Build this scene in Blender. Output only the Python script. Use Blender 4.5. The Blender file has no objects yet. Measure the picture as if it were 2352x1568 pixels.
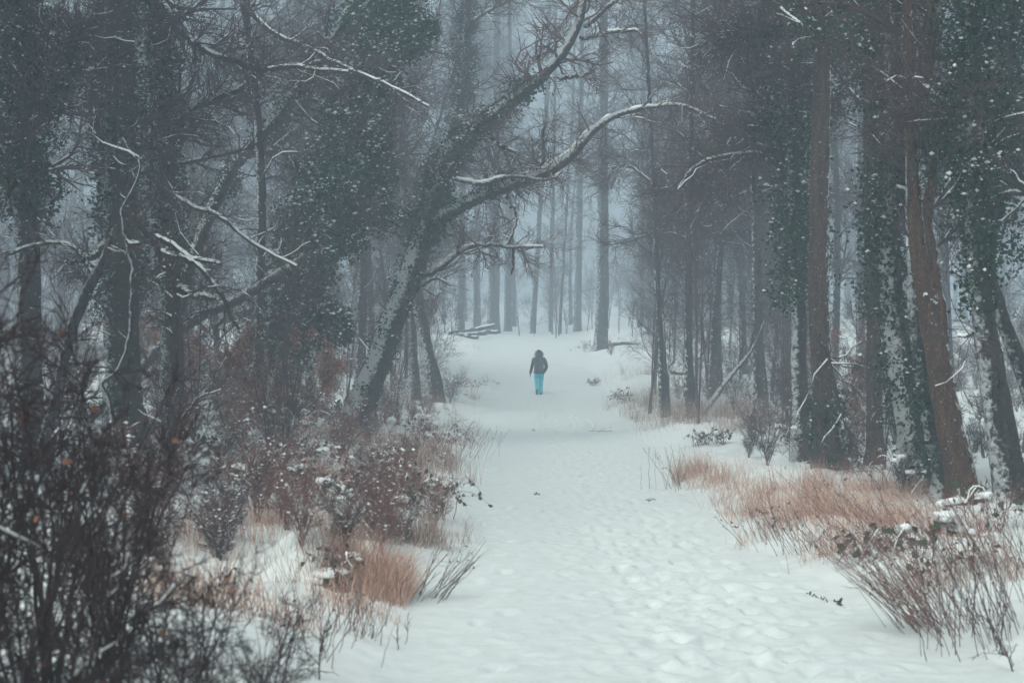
import bpy, math
import numpy as np
from mathutils import Vector

# ------------------------------------------------------------------ camera, sky, sun, exposure
sc = bpy.context.scene
col = sc.collection
CAMZ = 2.1                      # lens height above the path at the photographer's feet
F, CX, CY = 3920.0, 1176.0, 784.0   # focal length and centre of a 2352 x 1568 frame
cam_d = bpy.data.cameras.new('camera'); cam = bpy.data.objects.new('camera', cam_d); col.objects.link(cam)
cam.location = (0, 0, CAMZ); cam.rotation_euler = (math.radians(90), 0, 0)
cam_d.sensor_width = 36; cam_d.lens = 60; cam_d.clip_start = 0.1; cam_d.clip_end = 2000
cam_d.dof.use_dof = True; cam_d.dof.focus_distance = 55; cam_d.dof.aperture_fstop = 3.4
sc.camera = cam

SUN_EL, SUN_AZ = 52.0, 205.0
w = bpy.data.worlds.new('World'); sc.world = w; w.use_nodes = True
nt = w.node_tree; nt.nodes.clear()
sky = nt.nodes.new('ShaderNodeTexSky'); sky.sky_type = 'NISHITA'; sky.sun_disc = False
sky.sun_elevation = math.radians(SUN_EL); sky.sun_rotation = math.radians(SUN_AZ)
sky.air_density = 1.0; sky.dust_density = 4.0; sky.ozone_density = 1.0
hs = nt.nodes.new('ShaderNodeHueSaturation'); hs.inputs['Saturation'].default_value = 0.38
mx = nt.nodes.new('ShaderNodeMix'); mx.data_type = 'RGBA'; mx.blend_type = 'MULTIPLY'
mx.inputs[0].default_value = 1.0; mx.inputs[7].default_value = (0.92, 1.0, 0.935, 1)
bg = nt.nodes.new('ShaderNodeBackground'); bg.inputs['Strength'].default_value = 0.14
wo = nt.nodes.new('ShaderNodeOutputWorld')
nt.links.new(sky.outputs[0], hs.inputs['Color']); nt.links.new(hs.outputs[0], mx.inputs[6])
nt.links.new(mx.outputs[2], bg.inputs['Color']); nt.links.new(bg.outputs[0], wo.inputs['Surface'])

sun_d = bpy.data.lights.new('sun', 'SUN'); sun_d.energy = 1.1; sun_d.angle = math.radians(40)
sun_d.color = (1.0, 0.97, 0.92)
sun = bpy.data.objects.new('sun', sun_d); col.objects.link(sun)
sun.rotation_euler = (math.radians(90 - SUN_EL), 0, math.radians(180 - SUN_AZ))

sc.view_settings.view_transform = 'Standard'; sc.view_settings.look = 'None'
sc.view_settings.gamma = 1; sc.view_settings.use_curve_mapping = False
sc.view_settings.exposure = 0.60
cy = sc.cycles
cy.max_bounces = 5; cy.diffuse_bounces = 2; cy.adaptive_threshold = 0.04; cy.glossy_bounces = 1; cy.transmission_bounces = 0
cy.volume_bounces = 2; cy.use_denoising = True; cy.sample_clamp_indirect = 4
cy.caustics_reflective = False; cy.caustics_refractive = False
HAZE = 0.0078

# ------------------------------------------------------------------ helpers
RNG = np.random.default_rng(7)
def rng_(s): return np.random.default_rng(s)

def hash2(ix, iy, s):
    h = (ix.astype(np.int64) * 374761393 + iy.astype(np.int64) * 668265263 + s * 974711) & 0xffffffff
    h = ((h ^ (h >> 13)) * 1274126177) & 0xffffffff
    return ((h ^ (h >> 16)) & 0xffff) / 65535.0
def noise2(x, y, s=0):
    x = np.asarray(x, float); y = np.asarray(y, float)
    ix = np.floor(x); iy = np.floor(y); fx = x - ix; fy = y - iy
    fx = fx * fx * (3 - 2 * fx); fy = fy * fy * (3 - 2 * fy)
    a = hash2(ix, iy, s); b = hash2(ix + 1, iy, s); c = hash2(ix, iy + 1, s); d = hash2(ix + 1, iy + 1, s)
    return (a * (1 - fx) + b * fx) * (1 - fy) + (c * (1 - fx) + d * fx) * fy * 1.0
def fbm(x, y, s=0, o=3):
    t = 0; a = 0.5
    for i in range(o):
        t = t + a * (noise2(x * 2 ** i, y * 2 ** i, s + i) - 0.5); a *= 0.5
    return t
def sstep(a, b, x):
    t = np.clip((x - a) / (b - a), 0, 1); return t * t * (3 - 2 * t)

BD = np.array([-60, 0, 8, 11.4, 20, 30, 45, 63, 75, 88, 95, 100, 150, 200, 320.])
BZ = np.array([-2.1, -2.1, -2.16, -2.28, -2.40, -2.42, -2.35, -1.95, -1.38, -0.55, -0.15, 0.12, 1.4, 3.0, 7.0])
def base_z(y): return np.interp(y, BD, BZ) + CAMZ
HD = np.array([-60, 8, 12, 20, 35, 60, 80, 90, 100]); HW = np.array([2.4, 2.3, 2.05, 1.75, 1.75, 2.2, 2.5, 3.2, 3.6])
def path_hw(y): return np.interp(y, HD, HW) + 0.18 * np.sin(y * 0.55) + 0.1 * np.sin(y * 1.7 + 1)
def path_xc(y): return 1.15 + 0.12 * np.sin(y * 0.21)
def ground(x, y):
    x = np.asarray(x, float); y = np.asarray(y, float)
    e = np.abs(x - path_xc(y)) - path_hw(y)
    m = sstep(-0.35, 1.3, e)
    cross = sstep(86, 89, y) * (1 - sstep(94, 97, y))           # the path that crosses at the far end
    m = m * (1 - 0.9 * cross)
    m2 = sstep(1.0, 9.0, e) * (1 - 0.8 * cross)
    z = base_z(y) + m * (0.30 + 0.55 * fbm(x * 0.35, y * 0.3, 3) + 0.28 * fbm(x * 1.3, y * 1.3, 11) + 0.10 * fbm(x * 4, y * 4, 21, 2))
    z = z + m2 * (0.25 + 0.8 * fbm(x * 0.12, y * 0.12, 31))
    z = z + 0.10 * fbm(x * 0.8, y * 0.6, 41)
    z = z + .34 * np.exp(-(((x + 1.83) / .42) ** 2 + ((y - 15.9) / .5) ** 2) ** 1.4) * (1 + .25 * fbm(x * 3, y * 3, 51))
    return z
def world(px, py, d): return np.array([(px - CX) / F * d, d, CAMZ + (CY - py) / F * d])
def on_ground(px, py, dmax=190):
    d = np.arange(5.0, dmax, 0.05)
    rz = CAMZ + (CY - py) / F * d; gz = ground((px - CX) / F * d, d)
    k = np.nonzero(gz >= rz)[0]
    dd = d[k[0]] if len(k) else dmax
    return dd
def gp(px, py):
    d = on_ground(px, py); x = (px - CX) / F * d
    return np.array([x, d, float(ground(x, d))])
def at_d(px, d):
    x = (px - CX) / F * d
    return np.array([x, d, float(ground(x, d))])

class MB:
    """collects vertices and faces; build() links them as one mesh object"""
    def __init__(s): s.v = []; s.f4 = []; s.f3 = []; s.n = 0
    def add(s, v, f4=None, f3=None):
        v = np.asarray(v, float).reshape(-1, 3)
        if f4 is not None and len(f4): s.f4.append(np.asarray(f4).reshape(-1, 4) + s.n)
        if f3 is not None and len(f3): s.f3.append(np.asarray(f3).reshape(-1, 3) + s.n)
        s.v.append(v); s.n += len(v)
    def mesh(s, name, mat, origin=(0, 0, 0), smooth=True):
        v = np.concatenate(s.v) - np.asarray(origin)
        f4 = np.concatenate(s.f4) if s.f4 else np.zeros((0, 4), int)
        f3 = np.concatenate(s.f3) if s.f3 else np.zeros((0, 3), int)
        me = bpy.data.meshes.new(name)
        me.vertices.add(len(v)); me.vertices.foreach_set('co', v.astype(np.float32).ravel())
        li = np.concatenate([f4.ravel(), f3.ravel()]).astype(np.int32)
        me.loops.add(len(li)); me.loops.foreach_set('vertex_index', li)
        st = np.concatenate([np.arange(len(f4)) * 4, len(f4) * 4 + np.arange(len(f3)) * 3]).astype(np.int32)
        me.polygons.add(len(st)); me.polygons.foreach_set('loop_start', st)
        if smooth: me.polygons.foreach_set('use_smooth', np.ones(len(st), bool))
        me.update(calc_edges=True)
        me.materials.append(M[mat])
        return me
    def build(s, name, mat, parent=None, origin=(0, 0, 0), smooth=True, kind=None):
        if not s.v: return None
        o = bpy.data.objects.new(name, s.mesh(name, mat, origin, smooth)); col.objects.link(o)
        if parent is not None: o.parent = parent
        else: o.location = origin
        if kind: o['kind'] = kind
        return o
def tag(o, label, cat=None, group=None, kind=None):
    o['label'] = label
    if cat: o['category'] = cat
    if group: o['group'] = group
    if kind: o['kind'] = kind
    return o
def empty(name, loc):
    o = bpy.data.objects.new(name, None); col.objects.link(o); o.location = loc; o.empty_display_size = 0.3
    return o
def copy_tree(o, parent=None):
    kids = list(o.children)
    c = o.copy(); col.objects.link(c)
    if parent is not None: c.parent = parent
    for k in kids: copy_tree(k, c)
    return c

def norm(v): return v / np.maximum(np.linalg.norm(v, axis=-1, keepdims=True), 1e-9)
def tangents(P):
    T = np.empty_like(P)
    T[:, 1:-1] = P[:, 2:] - P[:, :-2]; T[:, 0] = P[:, 1] - P[:, 0]; T[:, -1] = P[:, -1] - P[:, -2]
    return norm(T)
def tubes(mb, P, R, k=4, rng=RNG, rough=0.0):
    """P (M,N,3) centre lines, R (M,N) radii, k sides"""
    if len(P) == 0: return
    Mn, N, _ = P.shape
    T = tangents(P)
    ref = norm(rng.normal(size=(Mn, 1, 3)))
    u = norm(ref - (ref * T).sum(-1, keepdims=True) * T); v = np.cross(T, u)
    a = np.arange(k) * 2 * math.pi / k
    rr = R[:, :, None] * (1 + rough * rng.normal(size=(Mn, N, k))) if rough else np.repeat(R[:, :, None], k, 2)
    V = P[:, :, None] + rr[..., None] * (np.cos(a)[:, None] * u[:, :, None] + np.sin(a)[:, None] * v[:, :, None])
    i = np.arange(Mn)[:, None, None] * N * k; j = np.arange(N - 1)[None, :, None] * k
    q = np.arange(k)[None, None, :]; q2 = (q + 1) % k
    f = np.stack([i + j + q, i + j + q2, i + j + k + q2, i + j + k + q], -1)
    mb.add(V, f.reshape(-1, 4))
def trunk_tube(mb, P, R, k, rng, ridge=.07):
    n = int(len(P) * 2.2); q = catmull(np.column_stack([P, R]), n); P, R = q[:, :3], q[:, 3]
    T = tangents(P[None])[0]; ref = norm(np.array([[.3, -1, .15]])); u = norm(ref - (ref * T).sum(-1, keepdims=True) * T); v = np.cross(T, u)
    a = np.arange(k) * 2 * math.pi / k; sl = np.concatenate([[0], np.cumsum(np.linalg.norm(np.diff(P, axis=0), axis=1))])
    sd = int(rng.integers(0, 999)); aa = a[None] + .25 * np.sin(sl[:, None] * .9 + sd)
    gx = np.cos(aa) * 3.2 + 9; gy = np.sin(aa) * 3.2 + 9
    nz = fbm(gx + sl[:, None] * .6, gy + sl[:, None] * .45, sd, 3) * 2 + .5 * fbm(gx * 2.6, gy * 2.6 + sl[:, None] * 3.0, sd + 7, 2) + .6 * fbm(gx * .6, gy * .6 + sl[:, None] * .9, sd + 3, 2)
    rr = R[:, None] * (1 + ridge * 2.2 * nz)
    V = P[:, None] + rr[..., None] * (np.cos(a)[None, :, None] * u[:, None] + np.sin(a)[None, :, None] * v[:, None])
    j = np.arange(n - 1)[:, None] * k; q = np.arange(k)[None]
    mb.add(V, np.stack([j + q, j + (q + 1) % k, j + k + (q + 1) % k, j + k + q], -1).reshape(-1, 4))
def catmull(pts, n):
    pts = np.asarray(pts, float)
    if len(pts) == 2: 
        t = np.linspace(0, 1, n)[:, None]; return pts[0] * (1 - t) + pts[1] * t
    p = np.vstack([2 * pts[0] - pts[1], pts, 2 * pts[-1] - pts[-2]])
    seg = np.linalg.norm(np.diff(pts[:, :3], axis=0), axis=1); s = np.concatenate([[0], np.cumsum(seg)])
    tt = np.linspace(0, s[-1], n); out = []
    for t in tt:
        i = min(np.searchsorted(s, t, 'right') - 1, len(pts) - 2); i = max(i, 0)
        x = (t - s[i]) / max(seg[i], 1e-6); a, b, c, d = p[i], p[i + 1], p[i + 2], p[i + 3]
        out.append(0.5 * (2 * b + (c - a) * x + (2 * a - 5 * b + 4 * c - d) * x * x + (3 * b - a - 3 * c + d) * x ** 3))
    return np.array(out)
def grow(P, R, n, rng, t0=0.2, t1=1.0, ang=(0.5, 1.2), length=1.0, npts=4, wob=0.25, up=0.0, rk=0.6, rmin=0.003, tip=0.4, rel=False, rmax=9.0, flat=0.0):
    """n side shoots from the lines P: returns their lines and radii"""
    Mn, N, _ = P.shape
    L = np.linalg.norm(np.diff(P, axis=1), axis=2).sum(1)
    idx = rng.choice(Mn, n, p=L / L.sum())
    t = rng.uniform(t0, t1, n) * (N - 1); i = np.minimum(t.astype(int), N - 2); fr = (t - i)[:, None]
    pos = P[idx, i] * (1 - fr) + P[idx, i + 1] * fr
    tan = norm(P[idx, i + 1] - P[idx, i])
    r = R[idx, i] * (1 - fr[:, 0]) + R[idx, i + 1] * fr[:, 0]
    pr = rng.normal(size=(n, 3)); pr[:, 2] *= (1 - flat)
    pr = norm(pr - (pr * tan).sum(1, keepdims=True) * tan)
    a = rng.uniform(ang[0], ang[1], n)[:, None]
    d = tan * np.cos(a) + pr * np.sin(a)
    ln = (L[idx] if rel else 1.0) * length * rng.uniform(0.45, 1.15, n) * (1 - 0.45 * t / (N - 1))
    out = np.empty((n, npts, 3)); out[:, 0] = pos; st = (ln / (npts - 1))[:, None]
    for j in range(1, npts):
        d = d + rng.normal(size=(n, 3)) * wob; d[:, 2] += up; d = norm(d)
        pos = pos + d * st; out[:, j] = pos
    r0 = np.clip(r * rk, rmin, rmax)
    rad = r0[:, None] * np.linspace(1, tip, npts)[None]
    return out, np.maximum(rad, rmin * 0.6)
def kites(mb, pos, nrm, size, rng, ratio=0.7, fold=0.25):
    n = len(pos)
    if n == 0: return
    nrm = norm(nrm); a = norm(rng.normal(size=(n, 3))); a = norm(a - (a * nrm).sum(1, keepdims=True) * nrm)
    b = np.cross(nrm, a); s = np.asarray(size).reshape(-1, 1) * np.ones((n, 1))
    V = np.stack([pos - a * s * .5, pos + b * s * .5 * ratio - nrm * s * fold * .5 - a * s * .08,
                  pos + a * s * .55, pos - b * s * .5 * ratio - nrm * s * fold * .5 - a * s * .08], 1)
    mb.add(V, np.arange(n * 4).reshape(n, 4))
OV = np.array([[1, 0, 0], [-1, 0, 0], [0, 1, 0], [0, -1, 0], [0, 0, 1], [0, 0, -1]], float)
OF = np.array([[0, 2, 4], [2, 1, 4], [1, 3, 4], [3, 0, 4], [2, 0, 5], [1, 2, 5], [3, 1, 5], [0, 3, 5]])
def bits(mb, pos, sx, rng, squash=0.6):
    """small lumps: 8-faced, uneven"""
    n = len(pos)
    if n == 0: return
    s = np.asarray(sx).reshape(-1, 1, 1) * rng.uniform(0.6, 1.3, (n, 6, 1))
    a = rng.uniform(0, 6.28, n); c, si = np.cos(a), np.sin(a)
    v = np.repeat(OV[None], n, 0); x = v[..., 0] * c[:, None] - v[..., 1] * si[:, None]; y = v[..., 0] * si[:, None] + v[..., 1] * c[:, None]
    v = np.stack([x, y, v[..., 2] * squash], -1) * s + pos[:, None]
    mb.add(v, None, (np.arange(n)[:, None, None] * 6 + OF[None]).reshape(-1, 3))
def ico(sub):
    import bmesh
    bm = bmesh.new(); bmesh.ops.create_icosphere(bm, subdivisions=sub, radius=1)
    v = np.array([x.co[:] for x in bm.verts]); f = np.array([[q.index for q in p.verts] for p in bm.faces]); bm.free()
    return v, f
ICV, ICF = ico(2)
def blob(mb, c, r, rng, squash=0.6, amp=0.25):
    ph = rng.uniform(0, 9, 3)
    d = 1 + amp * np.sin(ICV[:, 0] * 3 + ph[0]) * np.sin(ICV[:, 1] * 3.5 + ph[1]) + amp * .5 * np.sin(ICV[:, 2] * 5 + ph[2] + ICV[:, 0] * 4)
    v = ICV * d[:, None] * np.asarray(r) * np.array([1, 1, squash]); v[:, 2] = np.where(v[:, 2] < 0, v[:, 2] * .45, v[:, 2])
    mb.add(v + c, None, ICF)
def loft(mb, rings, k=16):
    V = []
    a = np.arange(k) * 2 * math.pi / k
    for (cx, cy_, cz, rx, ry) in rings:
        V.append(np.stack([cx + rx * np.cos(a), cy_ + ry * np.sin(a), np.full(k, cz)], 1))
    n = len(rings); j = np.arange(n - 1)[:, None] * k; q = np.arange(k)[None]
    f = np.stack([j + q, j + (q + 1) % k, j + k + (q + 1) % k, j + k + q], -1).reshape(-1, 4)
    V = np.concatenate(V); c0 = V[:k].mean(0); c1 = V[-k:].mean(0); V = np.vstack([V, c0, c1]); m = n * k
    q = np.arange(k)
    f3 = np.concatenate([np.stack([(q + 1) % k, q, np.full(k, m)], 1), np.stack([m - k + q, m - k + (q + 1) % k, np.full(k, m + 1)], 1)])
    mb.add(V, f, f3)

# ------------------------------------------------------------------ materials
M = {}
def mat(name):
    m = bpy.data.materials.new(name); m.use_nodes = True; M[name] = m
    n = m.node_tree; b = n.nodes['Principled BSDF']; b.inputs['Specular IOR Level'].default_value = 0.25
    return m, n, b
def ramp(n, stops):
    r = n.nodes.new('ShaderNodeValToRGB'); e = r.color_ramp.elements
    while len(e) < len(stops): e.new(0.5)
    for el, (p, c) in zip(e, stops): el.position = p; el.color = (*c, 1)
    return r
def island_mat(name, stops, rough=0.7, spec=.2):
    m, n, b = mat(name)
    g = n.nodes.new('ShaderNodeNewGeometry'); r = ramp(n, stops)
    n.links.new(g.outputs['Random Per Island'], r.inputs[0]); n.links.new(r.outputs[0], b.inputs['Base Color'])
    b.inputs['Roughness'].default_value = rough; b.inputs['Specular IOR Level'].default_value = spec
    return m
def bark_mat(name, c0, c1, scale=6, snow=0.0, wind=(-0.75, -0.35, 0.55)):
    m, n, b = mat(name)
    tc = n.nodes.new('ShaderNodeTexCoord'); mp = n.nodes.new('ShaderNodeMapping'); mp.inputs['Scale'].default_value = (scale, scale, scale * .16)
    n.links.new(tc.outputs['Object'], mp.inputs[0])
    no = n.nodes.new('ShaderNodeTexNoise'); no.inputs['Scale'].default_value = 3; no.inputs['Detail'].default_value = 5; no.inputs['Roughness'].default_value = .65
    n.links.new(mp.outputs[0], no.inputs['Vector'])
    r = ramp(n, [(0.3, c0), (0.7, c1)]); n.links.new(no.outputs[0], r.inputs[0])
    vm = n.nodes.new('ShaderNodeMapping'); vm.inputs['Scale'].default_value = (scale * 2.4, scale * 2.4, scale * .55); n.links.new(tc.outputs['Object'], vm.inputs[0])
    wa = n.nodes.new('ShaderNodeMix'); wa.data_type = 'VECTOR'; wa.inputs[0].default_value = .12; n.links.new(vm.outputs[0], wa.inputs[4]); n.links.new(no.outputs['Color'], wa.inputs[5])
    vo = n.nodes.new('ShaderNodeTexVoronoi'); vo.feature = 'DISTANCE_TO_EDGE'; n.links.new(wa.outputs[1], vo.inputs['Vector'])
    cr = ramp(n, [(.02, (.25, .25, .25)), (.22, (1, 1, 1))]); n.links.new(vo.outputs[0], cr.inputs[0])
    mu = n.nodes.new('ShaderNodeMix'); mu.data_type = 'RGBA'; mu.blend_type = 'MULTIPLY'; mu.inputs[0].default_value = .8; n.links.new(r.outputs[0], mu.inputs[6]); n.links.new(cr.outputs[0], mu.inputs[7])
    class r: outputs = [mu.outputs[2]]
    hh = n.nodes.new('ShaderNodeMath'); hh.operation = 'MULTIPLY_ADD'; hh.inputs[1].default_value = .6; n.links.new(cr.outputs[0], hh.inputs[0]); n.links.new(no.outputs[0], hh.inputs[2])
    bp = n.nodes.new('ShaderNodeBump'); bp.inputs['Strength'].default_value = 1.0; bp.inputs['Distance'].default_value = .06
    n.links.new(hh.outputs[0], bp.inputs['Height']); n.links.new(bp.outputs[0], b.inputs['Normal'])
    b.inputs['Roughness'].default_value = .9
    if snow > 0:   # driven snow stuck to the weather side of the bark
        g = n.nodes.new('ShaderNodeNewGeometry'); dt = n.nodes.new('ShaderNodeVectorMath'); dt.operation = 'DOT_PRODUCT'
        dt.inputs[1].default_value = wind; n.links.new(g.outputs['Normal'], dt.inputs[0])
        n2 = n.nodes.new('ShaderNodeTexNoise'); n2.inputs['Scale'].default_value = 11; n2.inputs['Detail'].default_value = 8; n2.inputs['Roughness'].default_value = .7
        n.links.new(tc.outputs['Object'], n2.inputs['Vector'])
        ad = n.nodes.new('ShaderNodeMath'); ad.operation = 'MULTIPLY_ADD'; ad.inputs[1].default_value = .55
        n.links.new(dt.outputs['Value'], ad.inputs[0]); n.links.new(n2.outputs[0], ad.inputs[2])
        th = 1.12 - snow
        rr = ramp(n, [(max(0, th - .05), (0, 0, 0)), (min(1, th + .08), (1, 1, 1))]); n.links.new(ad.outputs[0], rr.inputs[0])
        mi = n.nodes.new('ShaderNodeMix'); mi.data_type = 'RGBA'; n.links.new(rr.outputs[0], mi.inputs[0])
        n.links.new(r.outputs[0], mi.inputs[6]); mi.inputs[7].default_value = (.8, .82, .83, 1)
        n.links.new(mi.outputs[2], b.inputs['Base Color'])
    else: n.links.new(r.outputs[0], b.inputs['Base Color'])
    return m
def snow_mat(name, c=(.80, .83, .83), bump=.5, scale=9):
    m, n, b = mat(name); b.inputs['Base Color'].default_value = (*c, 1); b.inputs['Roughness'].default_value = .65
    tc = n.nodes.new('ShaderNodeTexCoord')
    no = n.nodes.new('ShaderNodeTexNoise'); no.inputs['Scale'].default_value = scale; no.inputs['Detail'].default_value = 5
    n.links.new(tc.outputs['Object'], no.inputs['Vector'])
    bp = n.nodes.new('ShaderNodeBump'); bp.inputs['Strength'].default_value = bump; bp.inputs['Distance'].default_value = .05
    n.links.new(no.outputs[0], bp.inputs['Height']); n.links.new(bp.outputs[0], b.inputs['Normal'])
    r = ramp(n, [(.3, tuple(x * .93 for x in c)), (.7, tuple(min(1, x * 1.04) for x in c))]); n.links.new(no.outputs[0], r.inputs[0])
    n.links.new(r.outputs[0], b.inputs['Base Color'])
    return m
def plain(name, c, rough=.7):
    m, n, b = mat(name); b.inputs['Roughness'].default_value = rough
    tc = n.nodes.new('ShaderNodeTexCoord'); no = n.nodes.new('ShaderNodeTexNoise'); no.inputs['Scale'].default_value = 12; no.inputs['Detail'].default_value = 3
    n.links.new(tc.outputs['Object'], no.inputs['Vector'])
    r = ramp(n, [(.25, tuple(x * .75 for x in c)), (.75, tuple(min(1, x * 1.2) for x in c))]); n.links.new(no.outputs[0], r.inputs[0])
    n.links.new(r.outputs[0], b.inputs['Base Color']); return m
snow_mat('snow', (.88, .90, .90)); snow_mat('snow_ground', (.74, .77, .755), .35, 5); snow_mat('snow_path', (.70, .74, .725), .45, 7)
bark_mat('bark_grey', (.030, .027, .028), (.10, .085, .08), snow=.33)
bark_mat('bark_dark', (.022, .02, .022), (.075, .062, .06), snow=.25)
bark_mat('bark_snowy', (.032, .027, .028), (.10, .08, .078), snow=.44)
bark_mat('bark_brown', (.060, .037, .033), (.20, .125, .105), 5, snow=.14, wind=(.85, -.1, .4))
bark_mat('bark_orange', (.070, .037, .026), (.25, .135, .085), 5, snow=.14, wind=(.85, -.1, .4))
bark_mat('bark_limb', (.04, .028, .026), (.13, .085, .07), 9)
bark_mat('bark_far', (.03, .03, .032), (.085, .08, .08), snow=.13)
plain('twig', (.075, .049, .055), .85); plain('twig_dark', (.046, .028, .031), .85); plain('twig_brown', (.11, .064, .062), .85); plain('stalk', (.21, .115, .095), .85); plain('stalk_dark', (.11, .068, .064), .85); plain('twig_red', (.20, .098, .088), .85)
island_mat('ivy', [(0, (.004, .016, .013)), (.55, (.009, .036, .025)), (.9, (.020, .062, .036)), (1, (.05, .085, .035))], .7, spec=.08)
island_mat('leaf_green', [(0, (.010, .03, .018)), (.7, (.03, .065, .03)), (1, (.10, .06, .03))], .5)
island_mat('leaf_rust', [(0, (.22, .06, .035)), (.6, (.44, .15, .085)), (1, (.58, .30, .18))], .7)
island_mat('leaf_brown', [(0, (.05, .025, .018)), (1, (.16, .08, .05))], .8)
island_mat('grass_tan', [(0, (.24, .11, .08)), (.5, (.52, .29, .215)), (1, (.74, .55, .45))], .8)
island_mat('grass_dull', [(0, (.15, .09, .08)), (.5, (.32, .21, .17)), (1, (.55, .42, .35))], .8)
plain('jacket', (.030, .036, .056), .7); plain('trousers', (.0, .47, .60), .6); plain('boot', (.02, .02, .022), .6)
plain('fur', (.20, .18, .17), .95); plain('glove', (.02, .02, .024), .8); plain('skin', (.5, .3, .22), .6)

# ------------------------------------------------------------------ ground and path (one grid, split where the path's edge runs)
rows = np.concatenate([np.linspace(-40, 3, 12), np.exp(np.arange(math.log(4), math.log(100), .0043)), np.exp(np.linspace(math.log(100.5), math.log(330), 60))])
S = np.linspace(-1, 1, 105)
OUT = np.concatenate([np.linspace(0.05, 1.6, 20), np.exp(np.linspace(math.log(1.75), math.log(160), 46))])
Y = rows[:, None]
xc, hw = path_xc(Y), path_hw(Y)
Xp = xc + hw * S[None]; Xl = xc - hw - OUT[None, ::-1]; Xr = xc + hw + OUT[None]
X = np.concatenate([Xl, Xp, Xr], 1); YY = np.repeat(Y, X.shape[1], 1)
Z = ground(X, YY)
# footprints: trodden dents with a pushed-up rim
r = rng_(5); dents = []
def track(x0, y0, y1, drift, stride=.72, half=.13, depth=.05):
    y = y0; k = 0
    while y < y1:
        dents.append((x0 + drift * (y - y0) + (half if k % 2 else -half) + r.normal() * .05, y + r.normal() * .05, depth * r.uniform(.45, 1.0), r.normal() * .15)); y += stride; k += 1
for i in range(15): track(r.uniform(.55, 2.2), r.uniform(6, 9), r.uniform(40, 62), r.normal() * .008, r.uniform(.6, .8), r.uniform(.08, .18), r.uniform(.035, .065))
track(-.25, 7, 26, .004, .7, .12, .05); track(2.75, 8, 30, -.004, .75, .12, .04)
track(float(world(1238, 905, 63)[0]), 30, 62.6, 0.0, .72, .11, .10)
for i in range(500):
    yy = 7 + 33 * r.uniform() ** 1.5; dents.append((1.4 + r.normal() * .62, yy, r.uniform(.006, .022), r.normal() * .6))
for (dx, dy, dp, an) in dents:
    i0, i1 = np.searchsorted(rows, [dy - .5, dy + .5])
    if i1 <= i0: continue
    sx = X[i0:i1] - dx; sy = YY[i0:i1] - dy
    u = sx * math.cos(an) + sy * math.sin(an); v = -sx * math.sin(an) + sy * math.cos(an)
    q = np.sqrt((u / .075) ** 2 + (v / .155) ** 2)
    Z[i0:i1] += dp * (-np.clip(1.35 - q, 0, 1.35) ** 1.5 * .8 + .35 * np.exp(-((q - 1.6) / .4) ** 2))
wear = np.exp(-((X - 1.45) / .95) ** 2) * sstep(70, 30, YY)
Z += wear * (.05 * fbm(X * 5, YY * 3.5, 77, 3) + .03 * fbm(X * 14, YY * 10, 78, 2)) - .03 * wear
nr, ncol = X.shape; nl, npth = len(OUT), len(S)
V = np.stack([X, YY, Z], -1)
def grid_part(c0, c1):
    v = V[:, c0:c1]; n = c1 - c0
    i = np.arange(nr - 1)[:, None] * n; j = np.arange(n - 1)[None]
    return v.reshape(-1, 3), np.stack([i + j, i + j + 1, i + n + j + 1, i + n + j], -1).reshape(-1, 4)
mb = MB(); mb.add(*grid_part(0, nl + 1)); mb.add(*grid_part(nl + npth - 1, ncol))
g = mb.build('ground', 'snow_ground'); tag(g, 'uneven snow-covered forest floor on both sides of the path', kind='structure')
mb = MB(); mb.add(*grid_part(nl, nl + npth))
p = mb.build('path', 'snow_path'); tag(p, 'wide snow-covered forest path trodden by many footprints', kind='structure')

# ------------------------------------------------------------------ trees traced limb by limb
def line3(pts, d, n):
    """(px, py, width px[, depth offset]) -> smooth line in the place at distance d"""
    q = []
    for p_ in pts:
        dd = d + (p_[3] if len(p_) > 3 else 0)
        q.append([*world(p_[0], p_[1], dd), p_[2] / 2 / F * dd])
    c = catmull(q, n)
    return c[:, :3], np.maximum(c[:, 3], .004)
def snow_on(mb, P, R, rng, cover=.75, thick=.6, add=.012, k=6):
    T = tangents(P); up = np.array([0, 0, 1.]) - T * T[..., 2:3]; h = np.linalg.norm(up, axis=-1); up = norm(up)
    Mn, N = R.shape
    g = np.cumsum(rng.normal(size=(Mn, N)) * .35, 1); g = g - g.mean(1, keepdims=True) + rng.normal(size=(Mn, 1)) * .2
    gate = np.clip((g + (cover - .5) * 2.2) * 2.5, 0, 1) * sstep(.25, .7, h)
    rs = (R * .58 + add) * np.clip(gate, .001, 1)
    C = P + up * (R * thick + add * .5)[..., None] * np.clip(gate, 0, 1)[..., None]
    tubes(mb, C, rs, k, rng, .1)
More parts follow.
